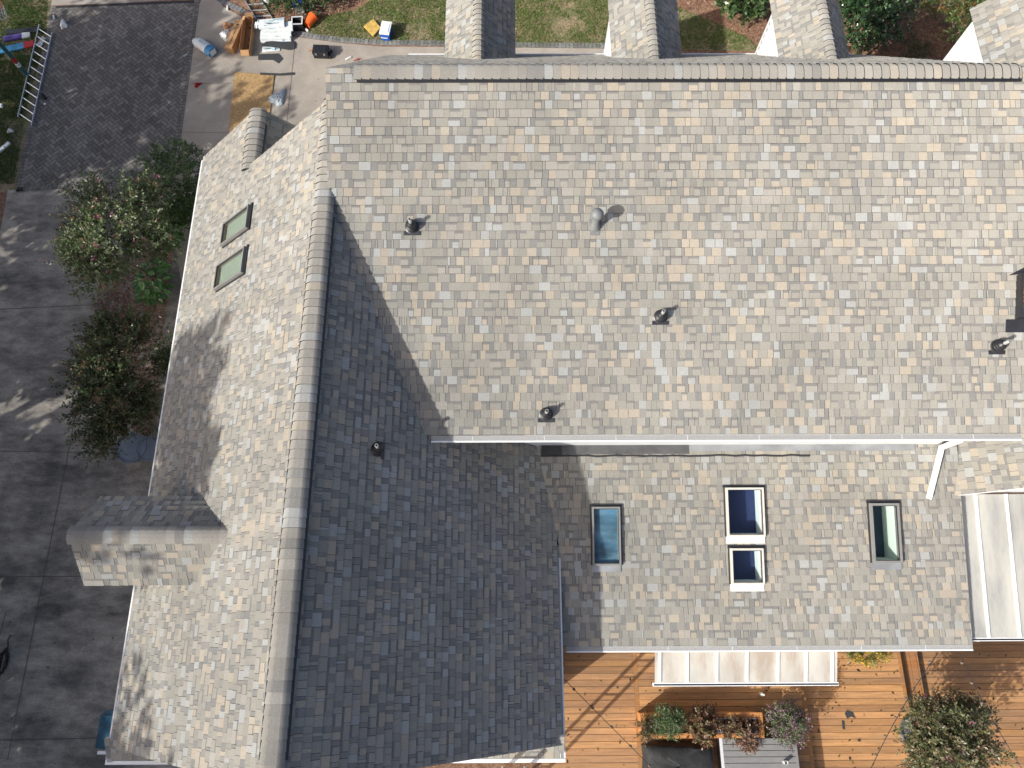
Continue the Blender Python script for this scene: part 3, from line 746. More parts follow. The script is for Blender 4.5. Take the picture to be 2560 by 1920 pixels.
grass(lawn1, 56000, 1, .08, GC, -.22)
grass(px((-20, -40), (122, -40), (118, 60), (108, 120), (70, 250), (36, 460), (-20, 460)), 20000, 2, .10, [(.05, .11, .025), (.07, .13, .03), (.10, .13, .04)], -.2)
# mulch chips
def chips(name, regions, n, seed, cols, lab):
    r = random.Random(seed); mb = MB()
    for poly in regions:
        xs = [p.x for p in poly]; ys = [p.y for p in poly]; k = 0
        while k < n:
            x, y = r.uniform(min(xs), max(xs)), r.uniform(min(ys), max(ys))
            if not inpoly(x, y, poly): continue
            k += 1; a = r.uniform(0, 6.28); l, w_ = r.uniform(.02, .05), r.uniform(.006, .014); c = r.choice(cols); kk = r.uniform(.6, 1.4)
            d = V((math.cos(a), math.sin(a), r.uniform(-.3, .3))) * l; e = V((-math.sin(a), math.cos(a), r.uniform(-.5, .5))) * w_; p = V((x, y, .02))
            mb.face([p - d - e, p + d - e, p + d + e, p - d + e], 0, tuple(q * kk for q in c))
    return tag(mb.build(name, paver), lab, 'mulch', kind='stuff')
chips('mulch', [px((600, 40), (680, 5), (900, -20), (1000, -40), (820, 40), (765, 78), (740, 88), (640, 55)), px((1560, -40), (2500, -60), (2480, 60), (2420, 160), (1910, 132), (1880, 95), (1700, 20)), px((245, 700), (420, 520), (440, 560), (380, 1110), (235, 1000))], 5200, 5,
      [(.20, .10, .06), (.28, .16, .10), (.12, .06, .04), (.34, .22, .14)], 'reddish brown bark mulch')

# ------------------------------------------------------------------ deck
def boards(name, x0, x1, y0, y1, z, seed, bw=.140, gap=.008, drop=.4):
    r = random.Random(seed); mb = MB(); y = y1
    base = (.40, .21, .092)
    mb.box((x0 + .02, y0 + .02, z - drop), (x1 - .004, y1 - .02, z - .03), 1)
    while y > y0:
        xa = x0
        while xa < x1 - .01:
            xb = min(x1, xa + r.uniform(2.4, 4.2));
            if x1 - xb < .5: xb = x1
            k = r.uniform(.74, 1.2); h = r.uniform(-.03, .03); c = ((base[0] + h) * k, (base[1] + h * .5) * k, base[2] * k)
            mb.box((xa + .001, y - bw + gap, z - .028), (xb - .001, y, z), 0, c); xa = xb
        y -= bw
    return tag(mb.build(name, [deckm, deckend]), kind='structure')
ZA, ZC, ZS, ZE_ = .60, .44, .28, .12
boards('deck', .7, 2.80, -4.2, 0, ZA, 1); boards('deck', 2.90, 6.56, -4.2, 0, ZA, 2)
boards('deck', 6.60, 8.98, -4.2, 0, ZC, 3); boards('deck', 9.46, 16, -5.0, 0, ZE_, 4, drop=.12)
mb = MB(); mb.box((2.802, -4.2, .3), (2.898, 0, ZA + .003), 0, (.33, .155, .055)); mb.box((6.562, -4.2, .1), (6.655, 0, ZA + .003), 0, (.33, .155, .055))
mb.box((8.94, -1.95, .0), (9.02, 0, ZC + .004), 0, (.33, .155, .055))
for k in range(3): mb.box((9.022 + k * .145, -1.95, .05), (9.022 + k * .145 + .139, 0, ZS), 0, (.34 + .015 * k, .16, .058))
mb.box((9.46, -1.95, 0), (9.50, 0, ZS + .002), 0, (.33, .155, .055)); mb.box((9.0, -4.2, 0), (9.46, -1.95, ZE_), 0, (.33, .155, .055))
tag(mb.build('deck_step', deckm), kind='structure')

# ------------------------------------------------------------------ plants
def leaf(mb, p, d, n, l, w, c):
    d = d.normalized(); s = d.cross(n)
    if s.length < 1e-4: s = d.cross(V((1, .3, .2)))
    s = s.normalized() * w; mb.face([p, p + d * l * .5 + s, p + d * l, p + d * l * .5 - s], 0, c)
def jit(c, r, k=.3): f = r.uniform(1 - k, 1 + k); return (c[0] * f, c[1] * f, c[2] * f)
def rv(r): 
    while True:
        v = V((r.uniform(-1, 1), r.uniform(-1, 1), r.uniform(-1, 1)))
        if .05 < v.length < 1: return v.normalized()
def crown_twigs(seed, R, zc, nt, ll, lw, cols, tips=None, tipn=0, down=False, per=12, tl=.5, lump=.25, low=-.4, nclump=14, pinch=.25):
    """leafy crown: twigs grouped in clumps, leaves set in pairs along each twig"""
    r = random.Random(seed); mb = MB(); cen = []
    while len(cen) < nclump:
        v = rv(r)
        if v.z < low: continue
        f = r.uniform(.45, .95); cen.append((V((v.x * R[0] * f, v.y * R[1] * f, v.z * R[2] * f)), v))
    for t in range(nt):
        c, v = cen[r.randrange(nclump)]
        p = c + V((r.gauss(0, 1) * R[0], r.gauss(0, 1) * R[1], r.gauss(0, 1) * R[2])) * pinch
        out = V((p.x / R[0], p.y / R[1], p.z / R[2]))
        if out.length > 1.12: p *= 1.12 / out.length
        d = (out.normalized() + rv(r) * .7 + V((0, 0, .35))).normalized(); L_ = tl * r.uniform(.5, 1.2)
        cc = r.choice(cols); q = p + V((0, 0, zc))
        for k in range(per):
            t_ = k / per; b = q + d * (L_ * t_) + V((0, 0, -.25 * L_ * t_ * t_))
            sd = d.cross(rv(r)).normalized(); ld = (d * .6 + sd).normalized(); n = (V((0, 0, 1)) + rv(r) * .8)
            leaf(mb, b, ld, n, ll * r.uniform(.7, 1.25), lw * r.uniform(.7, 1.2), jit(cc, r))
        if tips and r.random() < tipn:
            b = q + d * L_; tc = r.choice(tips)
            for k in range(10): leaf(mb, b + rv(r) * .05, rv(r), rv(r), .045, .02, jit(tc, r))
    return mb
def trunk_mb(r, stems, top, r0, spread):
    mb = MB()
    for k in range(stems):
        a = 6.28 * k / stems + r.uniform(-.4, .4); p = [V((math.cos(a) * .06, math.sin(a) * .06, -.02))]; rr = [r0]
        for j in range(1, 6):
            t = j / 5; p.append(V((math.cos(a) * spread * t ** 1.3 + r.uniform(-.04, .04), math.sin(a) * spread * t ** 1.3 + r.uniform(-.04, .04), top * t))); rr.append(r0 * (1 - .75 * t))
        mb.tube(p, rr, 7)
        for j in (2, 3, 4):
            b = a + r.uniform(-1.2, 1.2); e = p[j] + V((math.cos(b) * spread * .5, math.sin(b) * spread * .5, top * .22)); mb.tube([p[j], p[j].lerp(e, .5) + V((0, 0, .05)), e], [rr[j] * .6, rr[j] * .4, rr[j] * .15], 5)
    return mb
def plant(name, label, cat, loc, crown, trunk=None, leafmat=None, group=None, part='crown'):
    o = thing(name, label, cat, loc, 0, group)
    crown.build(part, leafmat or leafm, o)
    if trunk: trunk.build('trunk', bark, o)
    return o
G1 = [(.075, .11, .035), (.10, .135, .05), (.14, .17, .075), (.06, .085, .03)]
GD = [(.028, .05, .018), (.04, .065, .022), (.055, .08, .03)]
RB = [(.09, .08, .035), (.07, .075, .03), (.115, .09, .045), (.06, .07, .028)]
P = at(290, 590, 2.3); r = random.Random(31)
plant('crape_myrtle', 'crape myrtle with pink tinted flower tips beside the drive', 'tree', (P.x, P.y, 0),
      crown_twigs(101, (1.15, 1.4, .85), 2.4, 1500, .085, .02, G1 + [(.16, .19, .08), (.22, .24, .14)], [(.36, .14, .16), (.26, .15, .08)], .10, per=13, tl=.5, nclump=19, pinch=.18),
      trunk_mb(r, 4, 2.3, .05, .8))
P = at(295, 965, 1.9)
plant('crape_myrtle', 'dark bronze leaved crape myrtle above the blue grey pots', 'tree', (P.x, P.y, 0),
      crown_twigs(102, (1.0, 1.5, .75), 1.9, 1500, .085, .021, RB + GD + G1, [(.16, .10, .05)], .10, per=13, tl=.5, nclump=14, pinch=.17), trunk_mb(r, 4, 1.8, .045, .7))
P = at(452, 505, 0)
plant('evergreen_bush', 'dark evergreen bush tucked under the wing eave', 'bush', (P.x, P.y, 0), crown_twigs(103, (1.0, 1.1, .75), .9, 800, .08, .02, [(.05, .085, .028), (.07, .12, .035), (.09, .15, .045)], per=12, tl=.3, nclump=16, pinch=.22), trunk_mb(r, 3, .7, .03, .3))
def rosette(seed, n, ll, lw, cols, tilt=(.2, 1.2), bend=True, segs=4):
    r = random.Random(seed); mb = MB()
    for k in range(n):
        a = r.uniform(0, 6.28); e = r.uniform(*tilt); d = V((math.cos(a) * math.cos(e), math.sin(a) * math.cos(e), math.sin(e))); s = V((-math.sin(a), math.cos(a), 0)); L_ = ll * r.uniform(.6, 1.15); c = jit(r.choice(cols), r)
        pts = []
        for j in range(segs + 1):
            t = j / segs; p = d * L_ * t; p.z -= (.55 * L_ * t * t if bend else 0); w_ = lw * math.sin(math.pi * min(.97, .12 + t * .86)); pts.append((p - s * w_, p + s * w_))
        for j in range(segs): mb.face([pts[j][0], pts[j + 1][0], pts[j + 1][1], pts[j][1]], 0, c)
    return mb
def broadleaf(seed, R, n, ll, lw, cols, z0):
    r = random.Random(seed); mb = MB()
    for k in range(n):
        a = r.uniform(0, 6.28); f = math.sqrt(r.random()); p = V((math.cos(a) * f * R[0], math.sin(a) * f * R[1], z0 * (1.1 - f * f * .6) + r.uniform(-.06, .06)))
        b = a + r.uniform(-.9, .9); d = V((math.cos(b), math.sin(b), r.uniform(-.35, .25))).normalized(); s = d.cross(V((0, 0, 1))).normalized(); c = jit(r.choice(cols), r, .25); L_ = ll * r.uniform(.7, 1.2)
        prev = None
        for j in range(5):
            t = j / 4; q = p + d * L_ * t - V((0, 0, .18 * L_ * t * t)); w_ = lw * math.sin(math.pi * min(.98, .14 + .84 * t)); cur = (q - s * w_ + V((0, 0, .03)), q, q + s * w_ + V((0, 0, .03)))
            if prev:
                mb.face([prev[0], cur[0], cur[1], prev[1]], 0, c); mb.face([prev[1], cur[1], cur[2], prev[2]], 0, c)
            prev = cur
    return mb
for (x, y, R, lab, sd) in ((404, 722, (.40, .62), 'broad glossy leaved plant below the wing gutter', 1), (436, 612, (.26, .36), 'smaller broad leaved plant beside the eave', 2)):
    P = at(x, y, 0); o = thing('broadleaf_plant', lab, 'plant', (P.x, P.y, 0), 0, 'broad leaved plants in the side bed')
    broadleaf(sd, R, 120, .22, .07, [(.11, .24, .06), (.15, .29, .09), (.08, .18, .05)], .75).build('foliage', glossleaf, o)
    mb = MB(); [mb.tube([(0, 0, 0), (math.cos(k) * .15, math.sin(k) * .25, .6)], .012, 5) for k in range(5)]; mb.build('stem', bark, o)
P = at(255, 798, 0); o = thing('grass_clump', 'spiky green grass clump at the drive edge', 'plant', (P.x, P.y, 0))
rosette(5, 90, .42, .012, [(.06, .10, .03), (.09, .14, .05), (.05, .08, .03)]).build('foliage', leafm, o)
# pots
for x, y, s, lab in ((330, 1120, .40, 'rounded blue grey planter under the bronze tree'), (377, 1122, .33, 'pale blue grey planter half hidden by the eave')):
    P = at(x, y, .35); o = thing('planter_pot', lab, 'planter', (P.x, P.y, .012), 0, 'planter pots beside the drive')
    mb = MB(); mb.lathe([(s * .55, 0), (s * .8, .12), (s, .34), (s, .42), (s * .93, .42), (s * .9, .36)], n=24, cap=False); mb.face([V((math.cos(t) * s * .55, math.sin(t) * s * .55, .002)) for t in [k * .2618 for k in range(24)]])
    mb.build('pot', greypot, o, smooth=True); mb = MB(); mb.lathe([(s * .915, .385), (s * .5, .41), (.01, .40)], n=20); mb.build('cover', greypot, o, smooth=True)
# north hedge and bushes
def bush(name, lab, px_, z, R, seed, n, ll, lw, cols, m=None, tips=None, tn=0, group=None, tl=.22, cat='bush'):
    P = at(*px_, z); return plant(name, lab, cat, (P.x, P.y, 0), crown_twigs(seed, R, z, n, ll, lw, cols, tips, tn, per=11, tl=tl, nclump=26, pinch=.2, low=-.5), trunk_mb(random.Random(seed), 4, z * .8, .03, R[0] * .5), m, group)
bush('hedge', 'low green hedge at the top edge behind the blue lidded bucket', (760, -6), .35, (1.7, .55, .35), 201, 520, .07, .02, [(.04, .075, .025), (.055, .10, .03), (.085, .13, .045)])
bush('leafy_shrub', 'large leaved green shrub left of the third dormer', (1865, -18), .7, (.8, .7, .6), 202, 260, .14, .045, [(.05, .09, .03), (.07, .12, .04), (.11, .16, .06)], glossleaf)
bush('holly_bush', 'big round glossy holly bush in the mulch bed', (2165, 25), 1.2, (1.25, 1.2, 1.05), 203, 1150, .085, .03, [(.028, .065, .022), (.04, .085, .03), (.06, .11, .04)], glossleaf)
bush('nandina_bush', 'yellow green feathery bush beside the far right gable', (2420, 35), 1.0, (1.2, 1.15, .9), 204, 720, .11, .016, [(.09, .14, .035), (.13, .17, .045), (.06, .10, .03), (.18, .14, .05)], None, [(.32, .15, .04)], .12, tl=.3)
bush('small_shrub', 'small bronze shrub peeking over the far roof edge', (2285, 128), .4, (.5, .35, .3), 205, 150, .06, .014, RB + [(.12, .13, .05)])
# big shade trees along the drive, they throw the dappled shade
def shade_tree(x, y, top, R, seed, lab, n=700):
    plant('shade_tree', lab, 'tree', (x, y, 0), crown_twigs(seed, R, top - R[2], n, .30, .10, GD + G1, per=12, tl=.85, nclump=34, pinch=.16, low=-.8), trunk_mb(random.Random(seed), 3, top - R[2], .2, R[0] * .4), None, 'shade trees west of the drive')
shade_tree(-18.0, -3.5, 15.2, (3.0, 1.4, 3.4), 301, 'tall shade tree south west of the drive')
shade_tree(-19.0, 1.6, 9.6, (3.0, 2.4, 3.4), 302, 'shade tree west of the bronze crape myrtle')
shade_tree(-19.5, 6.6, 9.2, (3.0, 3.2, 3.4), 303, 'lower shade tree west of the paver drive', 900)
shade_tree(-18.6, -10.2, 15.2, (3.0, 1.7, 3.8), 304, 'shade tree far down the drive')
shade_tree(-20.5, 11.8, 8.2, (2.4, 2.4, 2.8), 305, 'small shade tree beyond the basketball goal')
shade_tree(-15.4, -7.8, 8.0, (2.6, 3.6, 3.2), 306, 'low spreading shade tree near the drive', 1500)
shade_tree(-16.6, -2.2, 8.2, (2.2, 2.8, 3.4), 307, 'low shade tree opposite the planter pots', 1500)

# ================================================================== things on the ground, north side
def R_(a): return Matrix.Rotation(a, 3, 'Z')
def ladder(label, A, B, wv, n, step=None, ext=0, group=None):
    """two rails and n rungs; A, B are the rail mid ends, wv half width vector"""
    A, B, wv = V(A), V(B), V(wv); o = thing('ladder', label, 'ladder', A, 0, group); d = (B - A); ln = d.length; dn = d.normalized(); nn = dn.cross(wv.normalized())
    for s_ in (-1, 1):
        mb = MB(); mb.bar(wv * s_, d + wv * s_, wv.normalized() * .014, nn * .036); mb.build('rail', alum, o)
    first = None
    for k in range(n):
        p = dn * (ln * (k + .45) / n)
        if first is None: mb = MB(); mb.tube([-wv, wv], .017, 8); first = mb.build('rung', alum, o, smooth=True, loc=p)
        else: c = first.copy(); col.objects.link(c); c.parent = o; c.location = p
    return o
GL = 'aluminium ladders around the house'
a, b = at(62, 304, .06), at(115, 72, .06); wl = (at(131, 83, .06) - at(98.8, 62.7, .06)) * .5
ladder('aluminium ladder lying along the edge of the paver drive', a, b, wl, 12, group=GL)
a, b = at(661, 47, .05), at(588, -70, .05); wl = (at(681, 46, .05) - at(641, 48, .05)) * .5
ladder('aluminium ladder lying above the white shingle bundles', a, b, wl, 8, group=GL)
ladder('aluminium ladder leaning against the south gable gutter', (.05, -3.6, 0), (.05, -2.27, 4.42), (.19, 0, 0), 14, group=GL)

def flat_poly(name, label, cat, pts, thick, m, z=.013, sag=None, **kw):
    P = [at(a, b, z) for a, b in pts]; c = sum(P, V()) / len(P); c.z = z; mb = MB(); mb.prism([p - c for p in P], (0, 0, thick)); o = mb.build(name, m, loc=c)
    return tag(o, label, cat, **kw)
# OSB sheet
flat_poly('plywood_sheet', 'tan strand board sheet lying flat on the concrete', 'board', ((587, 181), (686, 188), (668, 345), (571, 340)), .022, osb, .02)
flat_poly('felt_strip', 'thin black strip lying across the strand board corner', 'roofing scrap', ((650, 182), (700, 184), (733, 181), (733, 187), (698, 189), (651, 187)), .012, felt, .045)
flat_poly('felt_piece', 'bent black felt piece below the cardboard boxes', 'roofing scrap', ((645.7, 136), (697, 134), (708, 147), (697, 159), (683, 150), (646, 150)), .012, felt, .014)
# crumpled bags
def crumple(name, label, cat, px_, size, h, m, seed, aspect=1.0, rz=0, parts=None):
    r = random.Random(seed); P = at(*px_, .02); n, k_ = 16, 6; mb = MB(); rings = []
    for k in range(k_):
        t = k / (k_ - 1); ring = []
        for i in range(n):
            a = 6.28318 * i / n; rr = size * math.cos(t * 1.45) * (1 + .28 * math.sin(3 * a + seed) + r.uniform(-.16, .16)); q = V((rr * math.cos(a), rr * aspect * math.sin(a), h * math.sin(t * 1.5) + r.uniform(-.018, .018) * (k > 0)))
            q.z = max(q.z, .002); ring.append(R_(rz) @ q)
        rings.append(ring)
    mb.ring(rings); o = mb.build(name, m, loc=(P.x, P.y, .014)); return tag(o, label, cat)
crumple('plastic_bag', 'clear crumpled plastic bag beside the strand board', 'bag', (696, 246), .21, .12, bagm, 3, 1.35, -.5)
crumple('plastic_bag', 'white plastic bag left of the cardboard boxes', 'bag', (564, 90), .15, .16, whitep, 5, 1.3)
crumple('paper_bag', 'orange brown paper bag beside the tall cardboard box', 'bag', (568, 65), .14, .13, tan, 7, .8)
crumple('paper_scrap', 'white paper scrap standing on the paver drive', 'paper', (161, 64), .10, .16, whitep, 9, 1.5, .2)
crumple('white_bag', 'white bag at the very top edge among the leaves', 'bag', (672, 3), .12, .12, whitep, 11, .9)
# cardboard boxes
def carton(label, A, B, wpx, h, open_, seed):
    """long carton from pixel A to B (centre line on the ground)"""
    a, b = at(*A, .013), at(*B, .013); d = (b - a); ln = d.length; ang = math.atan2(d.y, d.x); o = thing('cardboard_box', label, 'box', (a.x, a.y, .013), ang, 'long cardboard boxes'); w_ = wpx / 2; t = .006
    mb = MB(); mb.box((0, -w_, 0), (ln, w_, t)); mb.box((0, -w_, t), (ln, -w_ + t, h)); mb.box((0, w_ - t, t), (ln, w_, h)); mb.box((0, -w_ + t, t), (t, w_ - t, h)); mb.box((ln - t, -w_ + t, t), (ln, w_ - t, h))
    if open_: mb.box((t, -w_ + t, t), (ln - t, w_ - t, t + .01), 1)
    mb.build('body', [card, cardin], o)
    if not open_: mb = MB(); mb.box((0, -w_, h), (ln, -.004, h + t)); mb.box((0, .004, h), (ln, w_, h + t)); mb.build('lid', card, o)
    zt = h + t if not open_ else t + .012; mb = MB(); r = random.Random(seed); x = ln * .22        # printed lettering along the side
    for wd in (5, 4):
        for k in range(wd): mb.box((x, -.03, zt), (x + .018, .03 * r.uniform(.4, 1), zt + .002)); x += .034
        x += .12
    mb.box((ln * .80, -.05, zt), (ln * .84, .05, zt + .002)); mb.build('lettering', ink, o)
    fl = MB()
    if open_: fl.bar((ln, 0, h), (ln + .2, .02, h - .05), (0, w_ * .9, 0), (0, 0, .003)); fl.bar((.1, w_ + .005, h), (ln * .95, w_ + .005, h), (0, .003, 0), (0, 0, .03)); fl.bar((0, 0, h), (-.13, 0, h - .1), (0, w_ * .85, 0), (0, 0, .003))
    else: fl.bar((ln + .004, -w_ * .8, h), (ln + .11, -w_ * 1.1, h + .07), (0, .04, 0), (0, 0, .003))
    fl.build('flap', card, o); return o
carton('closed long cardboard box with dark print on its top', (578, 134), (607, 66), .24, .26, False, 1)
carton('open long cardboard box tilted beside the white bundles', (618, 140), (628, 56), .30, .25, True, 2)
# shingle bundles in white wrappers
GB = 'white wrapped shingle bundles'
def bundle(label, cpx, z, rz, L_=.95, W_=.34, H_=.075, seed=1, blue=False, loose=0):
    P = at(*cpx, z); o = thing('shingle_bundle', label, 'shingle bundle', (P.x, P.y, z), rz, GB); r = random.Random(seed); mb = MB(); n = 12
    sec = lambda t, k: [V((x, y * (1 + .03 * math.sin(t * 9 + seed)), zz + r.uniform(-.004, .004))) for x, y, zz in ((k, -W_ / 2, .004), (k, W_ / 2, .004), (k, W_ / 2 * .99, H_ * .8), (k, W_ / 2 * .92, H_), (k, -W_ / 2 * .92, H_), (k, -W_ / 2 * .99, H_ * .8))]
    mb.ring([sec(i / n, -L_ / 2 + L_ * i / n) for i in range(n + 1)]); mb.build('wrapper', wrapw, o, smooth=True)
    pm = MB()
    for k in range(12):
        x = r.uniform(-.42, .3) * L_; y = r.uniform(-.36, .3) * W_; pm.box((x, y, H_ + .001), (x + r.uniform(.05, .22), y + r.uniform(.015, .04), H_ + .006))
    pm.build('print', wrapt, o)
    if blue: bm = MB(); bm.box((L_ * .22, -W_ * .46, H_ + .001), (L_ * .30, W_ * .46, H_ + .007)); bm.build('band', wrapb, o)
    if loose:
        lm = MB(); rr = [[V((-L_ / 2 - loose * t, (W_ / 2) * s_ * (1 - .35 * t + .12 * math.sin(7 * t + s_)), H_ * (.9 - .7 * t) + .03 * math.sin(9 * t + s_ * 2))) for s_ in (-1, -.5, 0, .5, 1)] for t in (0, .33, .66, 1)]
        lm.ring(rr, closed=False); lm.build('loose_end', wrapw, o, smooth=True)
    return o
bundle('lowest white bundle with a blue stamp under the felt roll', (692, 97), .014, .02, seed=2, blue=True)
bundle('white shingle bundle second from the bottom of its stack', (690, 90), .092, .06, seed=3)
bundle('white shingle bundle third from the bottom of its stack', (692, 80), .170, .03, seed=4)
bundle('white shingle bundle second from the top of its stack', (695, 70), .248, .10, seed=5)
bundle('topmost white shingle bundle with its torn plastic end', (680, 61), .326, .12, L_=.80, seed=6, loose=.14)
bundle('white wrapper with a blue band half under black felt', (678, 123), .014, .12, L_=.55, W_=.2, H_=.03, seed=7, blue=True)
P = at(515, 125, .013); o = thing('wrapped_bag', 'white bag with a blue end lying on the drive edge', 'bag', (P.x, P.y, .013), math.radians(-38))
mb = MB(); n = 14; rings = []
for i in range(9):
    t = i / 8; x = -.46 + .86 * t; rr = .17 * (1 if t > .25 else .55 + 1.8 * t); rings.append([V((x, rr * math.cos(a) * 1.05, .15 + rr * .85 * math.sin(a) - (.05 if t < .2 else 0))) for a in [6.283 * k / n for k in range(n)]])
mb.ring(rings[:7]); mb.build('sleeve', wrapw, o, smooth=True); mb = MB(); mb.ring(rings[6:]); mb.build('blue_end', wrapb, o, smooth=True)
mb = MB(); mb.box((.401, -.11, .06), (.408, .11, .25)); mb.build('label', wrapw, o); mb = MB(); [mb.box((-.15 + .1 * k, -.02, .294), (-.1 + .1 * k, .04, .300)) for k in range(3)]; mb.build('print', wrapt, o)
# felt strip draped
mb = MB(); pts = [(652, 113), (665, 104), (690, 101), (720, 102), (737, 103)]; top = [at(a, b, .12 - .02 * i) for i, (a, b) in enumerate(pts)]; bot = [at(a, b, .05) for a, b in ((655, 116), (676, 117), (700, 121), (722, 125), (737, 121))]
c = at(695, 112, .05); mb.ring([[p - c, (p + q) / 2 - c + V((0, 0, .03)), q - c] for p, q in zip(top, bot)], closed=False); o = mb.build('felt_strip', felt, loc=c); tag(o, 'curved black felt strip lying in front of the bundles', 'roofing scrap')
# tub, bucket, cooler, toolbox
P = at(749, 70, 0); o = thing('storage_tub', 'open pale tub with red things inside beside the bundles', 'tub', (P.x, P.y, .0), .05)
mb = MB(); w_, d_, h_ = .165, .15, .30
for lo, hi in (((-w_, -d_, .004), (w_, d_, .02)), ((-w_, -d_, .02), (w_, -d_ + .02, h_)), ((-w_, d_ - .02, .02), (w_, d_, h_)), ((-w_, -d_ + .02, .02), (-w_ + .02, d_ - .02, h_)), ((w_ - .02, -d_ + .02, .02), (w_, d_ - .02, h_))): mb.box(lo, hi)
mb.build('tub', blackp, o); mb = MB()
for lo, hi in (((-w_ - .015, -d_ - .015, h_), (w_ + .015, -d_ + .022, h_ + .012)), ((-w_ - .015, d_ - .022, h_), (w_ + .015, d_ + .015, h_ + .012)), ((-w_ - .015, -d_ + .022, h_), (-w_ + .022, d_ - .022, h_ + .012)), ((w_ - .022, -d_ + .022, h_), (w_ + .015, d_ - .022, h_ + .012))): mb.box(lo, hi)
mb.build('rim', lightgrey, o); mb = MB(); mb.lathe([(.07, .02), (.085, .12), (.03, .16)], (-.04, .02, 0)); mb.box((0, -.08, .02), (.1, .06, .12)); mb.build('contents', redp, o)
P = at(776, 53, .13); ax = (at(786, 42, .16) - at(768, 66, .11)).normalized(); o = thing('bucket', 'orange bucket lying on its side near the mulch', 'bucket', (P.x, P.y, .0))
mb = MB(); mb.lathe([(.115, -.19), (.15, .15), (.165, .15), (.165, .19), (.148, .19), (.11, -.17)], (0, 0, .15), ax, 24); mb.build('pail', orange, o, smooth=True); mb = MB(); mb.lathe([(.11, -.195), (.117, -.191)], (0, 0, .15), ax, 20); mb.build('base', orange, o)
P = at(752, 30, 0); o = thing('bucket', 'white square bucket with a blue lid at the hedge', 'bucket', (P.x, P.y, 0), .15)
mb = MB(); mb.ring([[V((s * a, s * b, z)) for a, b in ((-1, -1), (1, -1), (1, 1), (-1, 1))] for s, z in ((.11, .006), (.135, .34))]); mb.build('pail', whitep, o); mb = MB(); mb.box((-.15, -.15, .34), (.15, .15, .37)); mb.box((-.12, -.12, .37), (.12, .12, .38)); mb.build('lid', bluelid, o)
P = at(968, 90, 0); o = thing('cooler', 'blue picnic cooler with a white lid on the grass', 'cooler', (P.x, P.y, 0), math.radians(82))
mb = MB(); mb.ring([[V((a * s, b * s, z)) for a, b in ((-.24, -.15), (.24, -.15), (.24, .15), (-.24, .15))] for s, z in ((.92, .01), (1, .30))]); mb.build('body', bluep, o)
mb = MB(); mb.box((-.25, -.16, .30), (.25, .16, .345)); mb.box((-.20, -.11, .345), (.20, .11, .36)); mb.build('lid', whitep, o); mb = MB(); mb.tube([(-.26, -.1, .2), (-.30, -.1, .22), (-.30, .1, .22), (-.26, .1, .2)], .012, 6); mb.build('handle', whitep, o)
flat_poly('foam_slab', 'yellow foam slab lying on the grass beside the cooler', 'foam slab', ((910, 68), (934, 51), (952, 72), (934, 93)), .06, yellow, .03)
P = at(807, 139, 0); o = thing('tool_case', 'black wheeled tool case standing on the concrete', 'tool case', (P.x, P.y, .012), math.radians(-3))
mb = MB(); mb.box((-.24, -.15, .02), (.22, .15, .20)); mb.build('body', blackp, o); mb = MB(); mb.box((-.25, -.16, .203), (.23, .16, .27)); mb.box((-.20, -.11, .27), (.18, .11, .285)); [mb.box((-.2 + .1 * k, -.105, .285), (-.14 + .1 * k, .105, .291)) for k in range(4)]; mb.build('lid', blackp, o)
for x in (-.14, .12): mb = MB(); mb.box((x - .03, -.175, .17), (x + .03, -.16, .24)); mb.build('latch', greymet, o)
for y in (-.12, .12): mb = MB(); mb.lathe([(.06, -.02), (.065, 0), (.06, .02)], (.25, y, .065), (0, 1, 0), 16); mb.build('wheel', blackp, o, smooth=True)
mb = MB(); mb.bar((.26, -.1, .12), (.26, .1, .12), (.012, 0, 0), (0, 0, .012)); mb.bar((.23, 0, .24), (.30, 0, .24), (0, .06, 0), (0, 0, .012)); mb.build('handle', blackp, o)
flat_poly('wooden_stake', 'short orange wooden stick beside the black tool case', 'stick', ((771, 126), (784, 121), (785, 125), (772, 129)), .03, tan, .014)
def lying_tube(name, label, cat, p, q, r_, m, z=.03):
    a, b = at(*p, z), at(*q, z); c = (a + b) / 2; c.z = .013; mb = MB(); d = b - a
    mb.tube([a - c, a + d * .12 - c, b - d * .18 - c, b - d * .12 - c, b - c], [r_ * .9, r_, r_, r_ * .45, r_ * .3], 12); o = mb.build(name, m, smooth=True, loc=c); return tag(o, label, cat)
lying_tube('caulk_tube', 'white caulk tube lying near the main roof corner', 'tube', (864, 149), (880, 141), .026, whitep, .03)
lying_tube('water_bottle', 'clear bottle lying on the pavers beside the white bag', 'bottle', (459, 141), (471, 134), .032, bagm, .033)
lying_tube('white_tube', 'white tube standing in the mulch left of the boxes', 'tube', (569, 26), (569, 13), .028, whitep, .03)
lying_tube('plastic_bottle', 'pale bottle near the top of the paver drive', 'bottle', (136, 48), (135, 38), .035, bagm, .036)
lying_tube('plastic_cup', 'white cup lying beside the orange bucket', 'cup', (771, 78), (763, 71), .04, whitep, .04)
mb = MB(); r = random.Random(2); mb.tube([(r.uniform(-.12, .12), r.uniform(-.06, .06), .006 + .004 * k) for k in range(14)], .006, 5); P = at(893, 151); tag(mb.build('red_cord', redp, loc=(P.x, P.y, .013)), 'small tangle of red cord at the main roof corner', 'cord')
crumple('work_glove', 'dark red work glove dropped on the concrete', 'glove', (494, 212), .075, .045, redg, 4, 1.5, -.9)
P = at(115, 248, 0); o = thing('small_jar', 'small dark canister with a white cap on the pavers', 'canister', (P.x, P.y, .018), .1); mb = MB(); mb.lathe([(.055, 0), (.06, .02), (.06, .22), (.05, .24)]); mb.build('canister', darkmet, o, smooth=True); mb = MB(); mb.lathe([(.03, 0), (.035, .015), (.02, .03)], (.0, -.2, 0)); mb.build('cap', whitep, o, smooth=True)  # small jar with a loose white cap, not a lamp
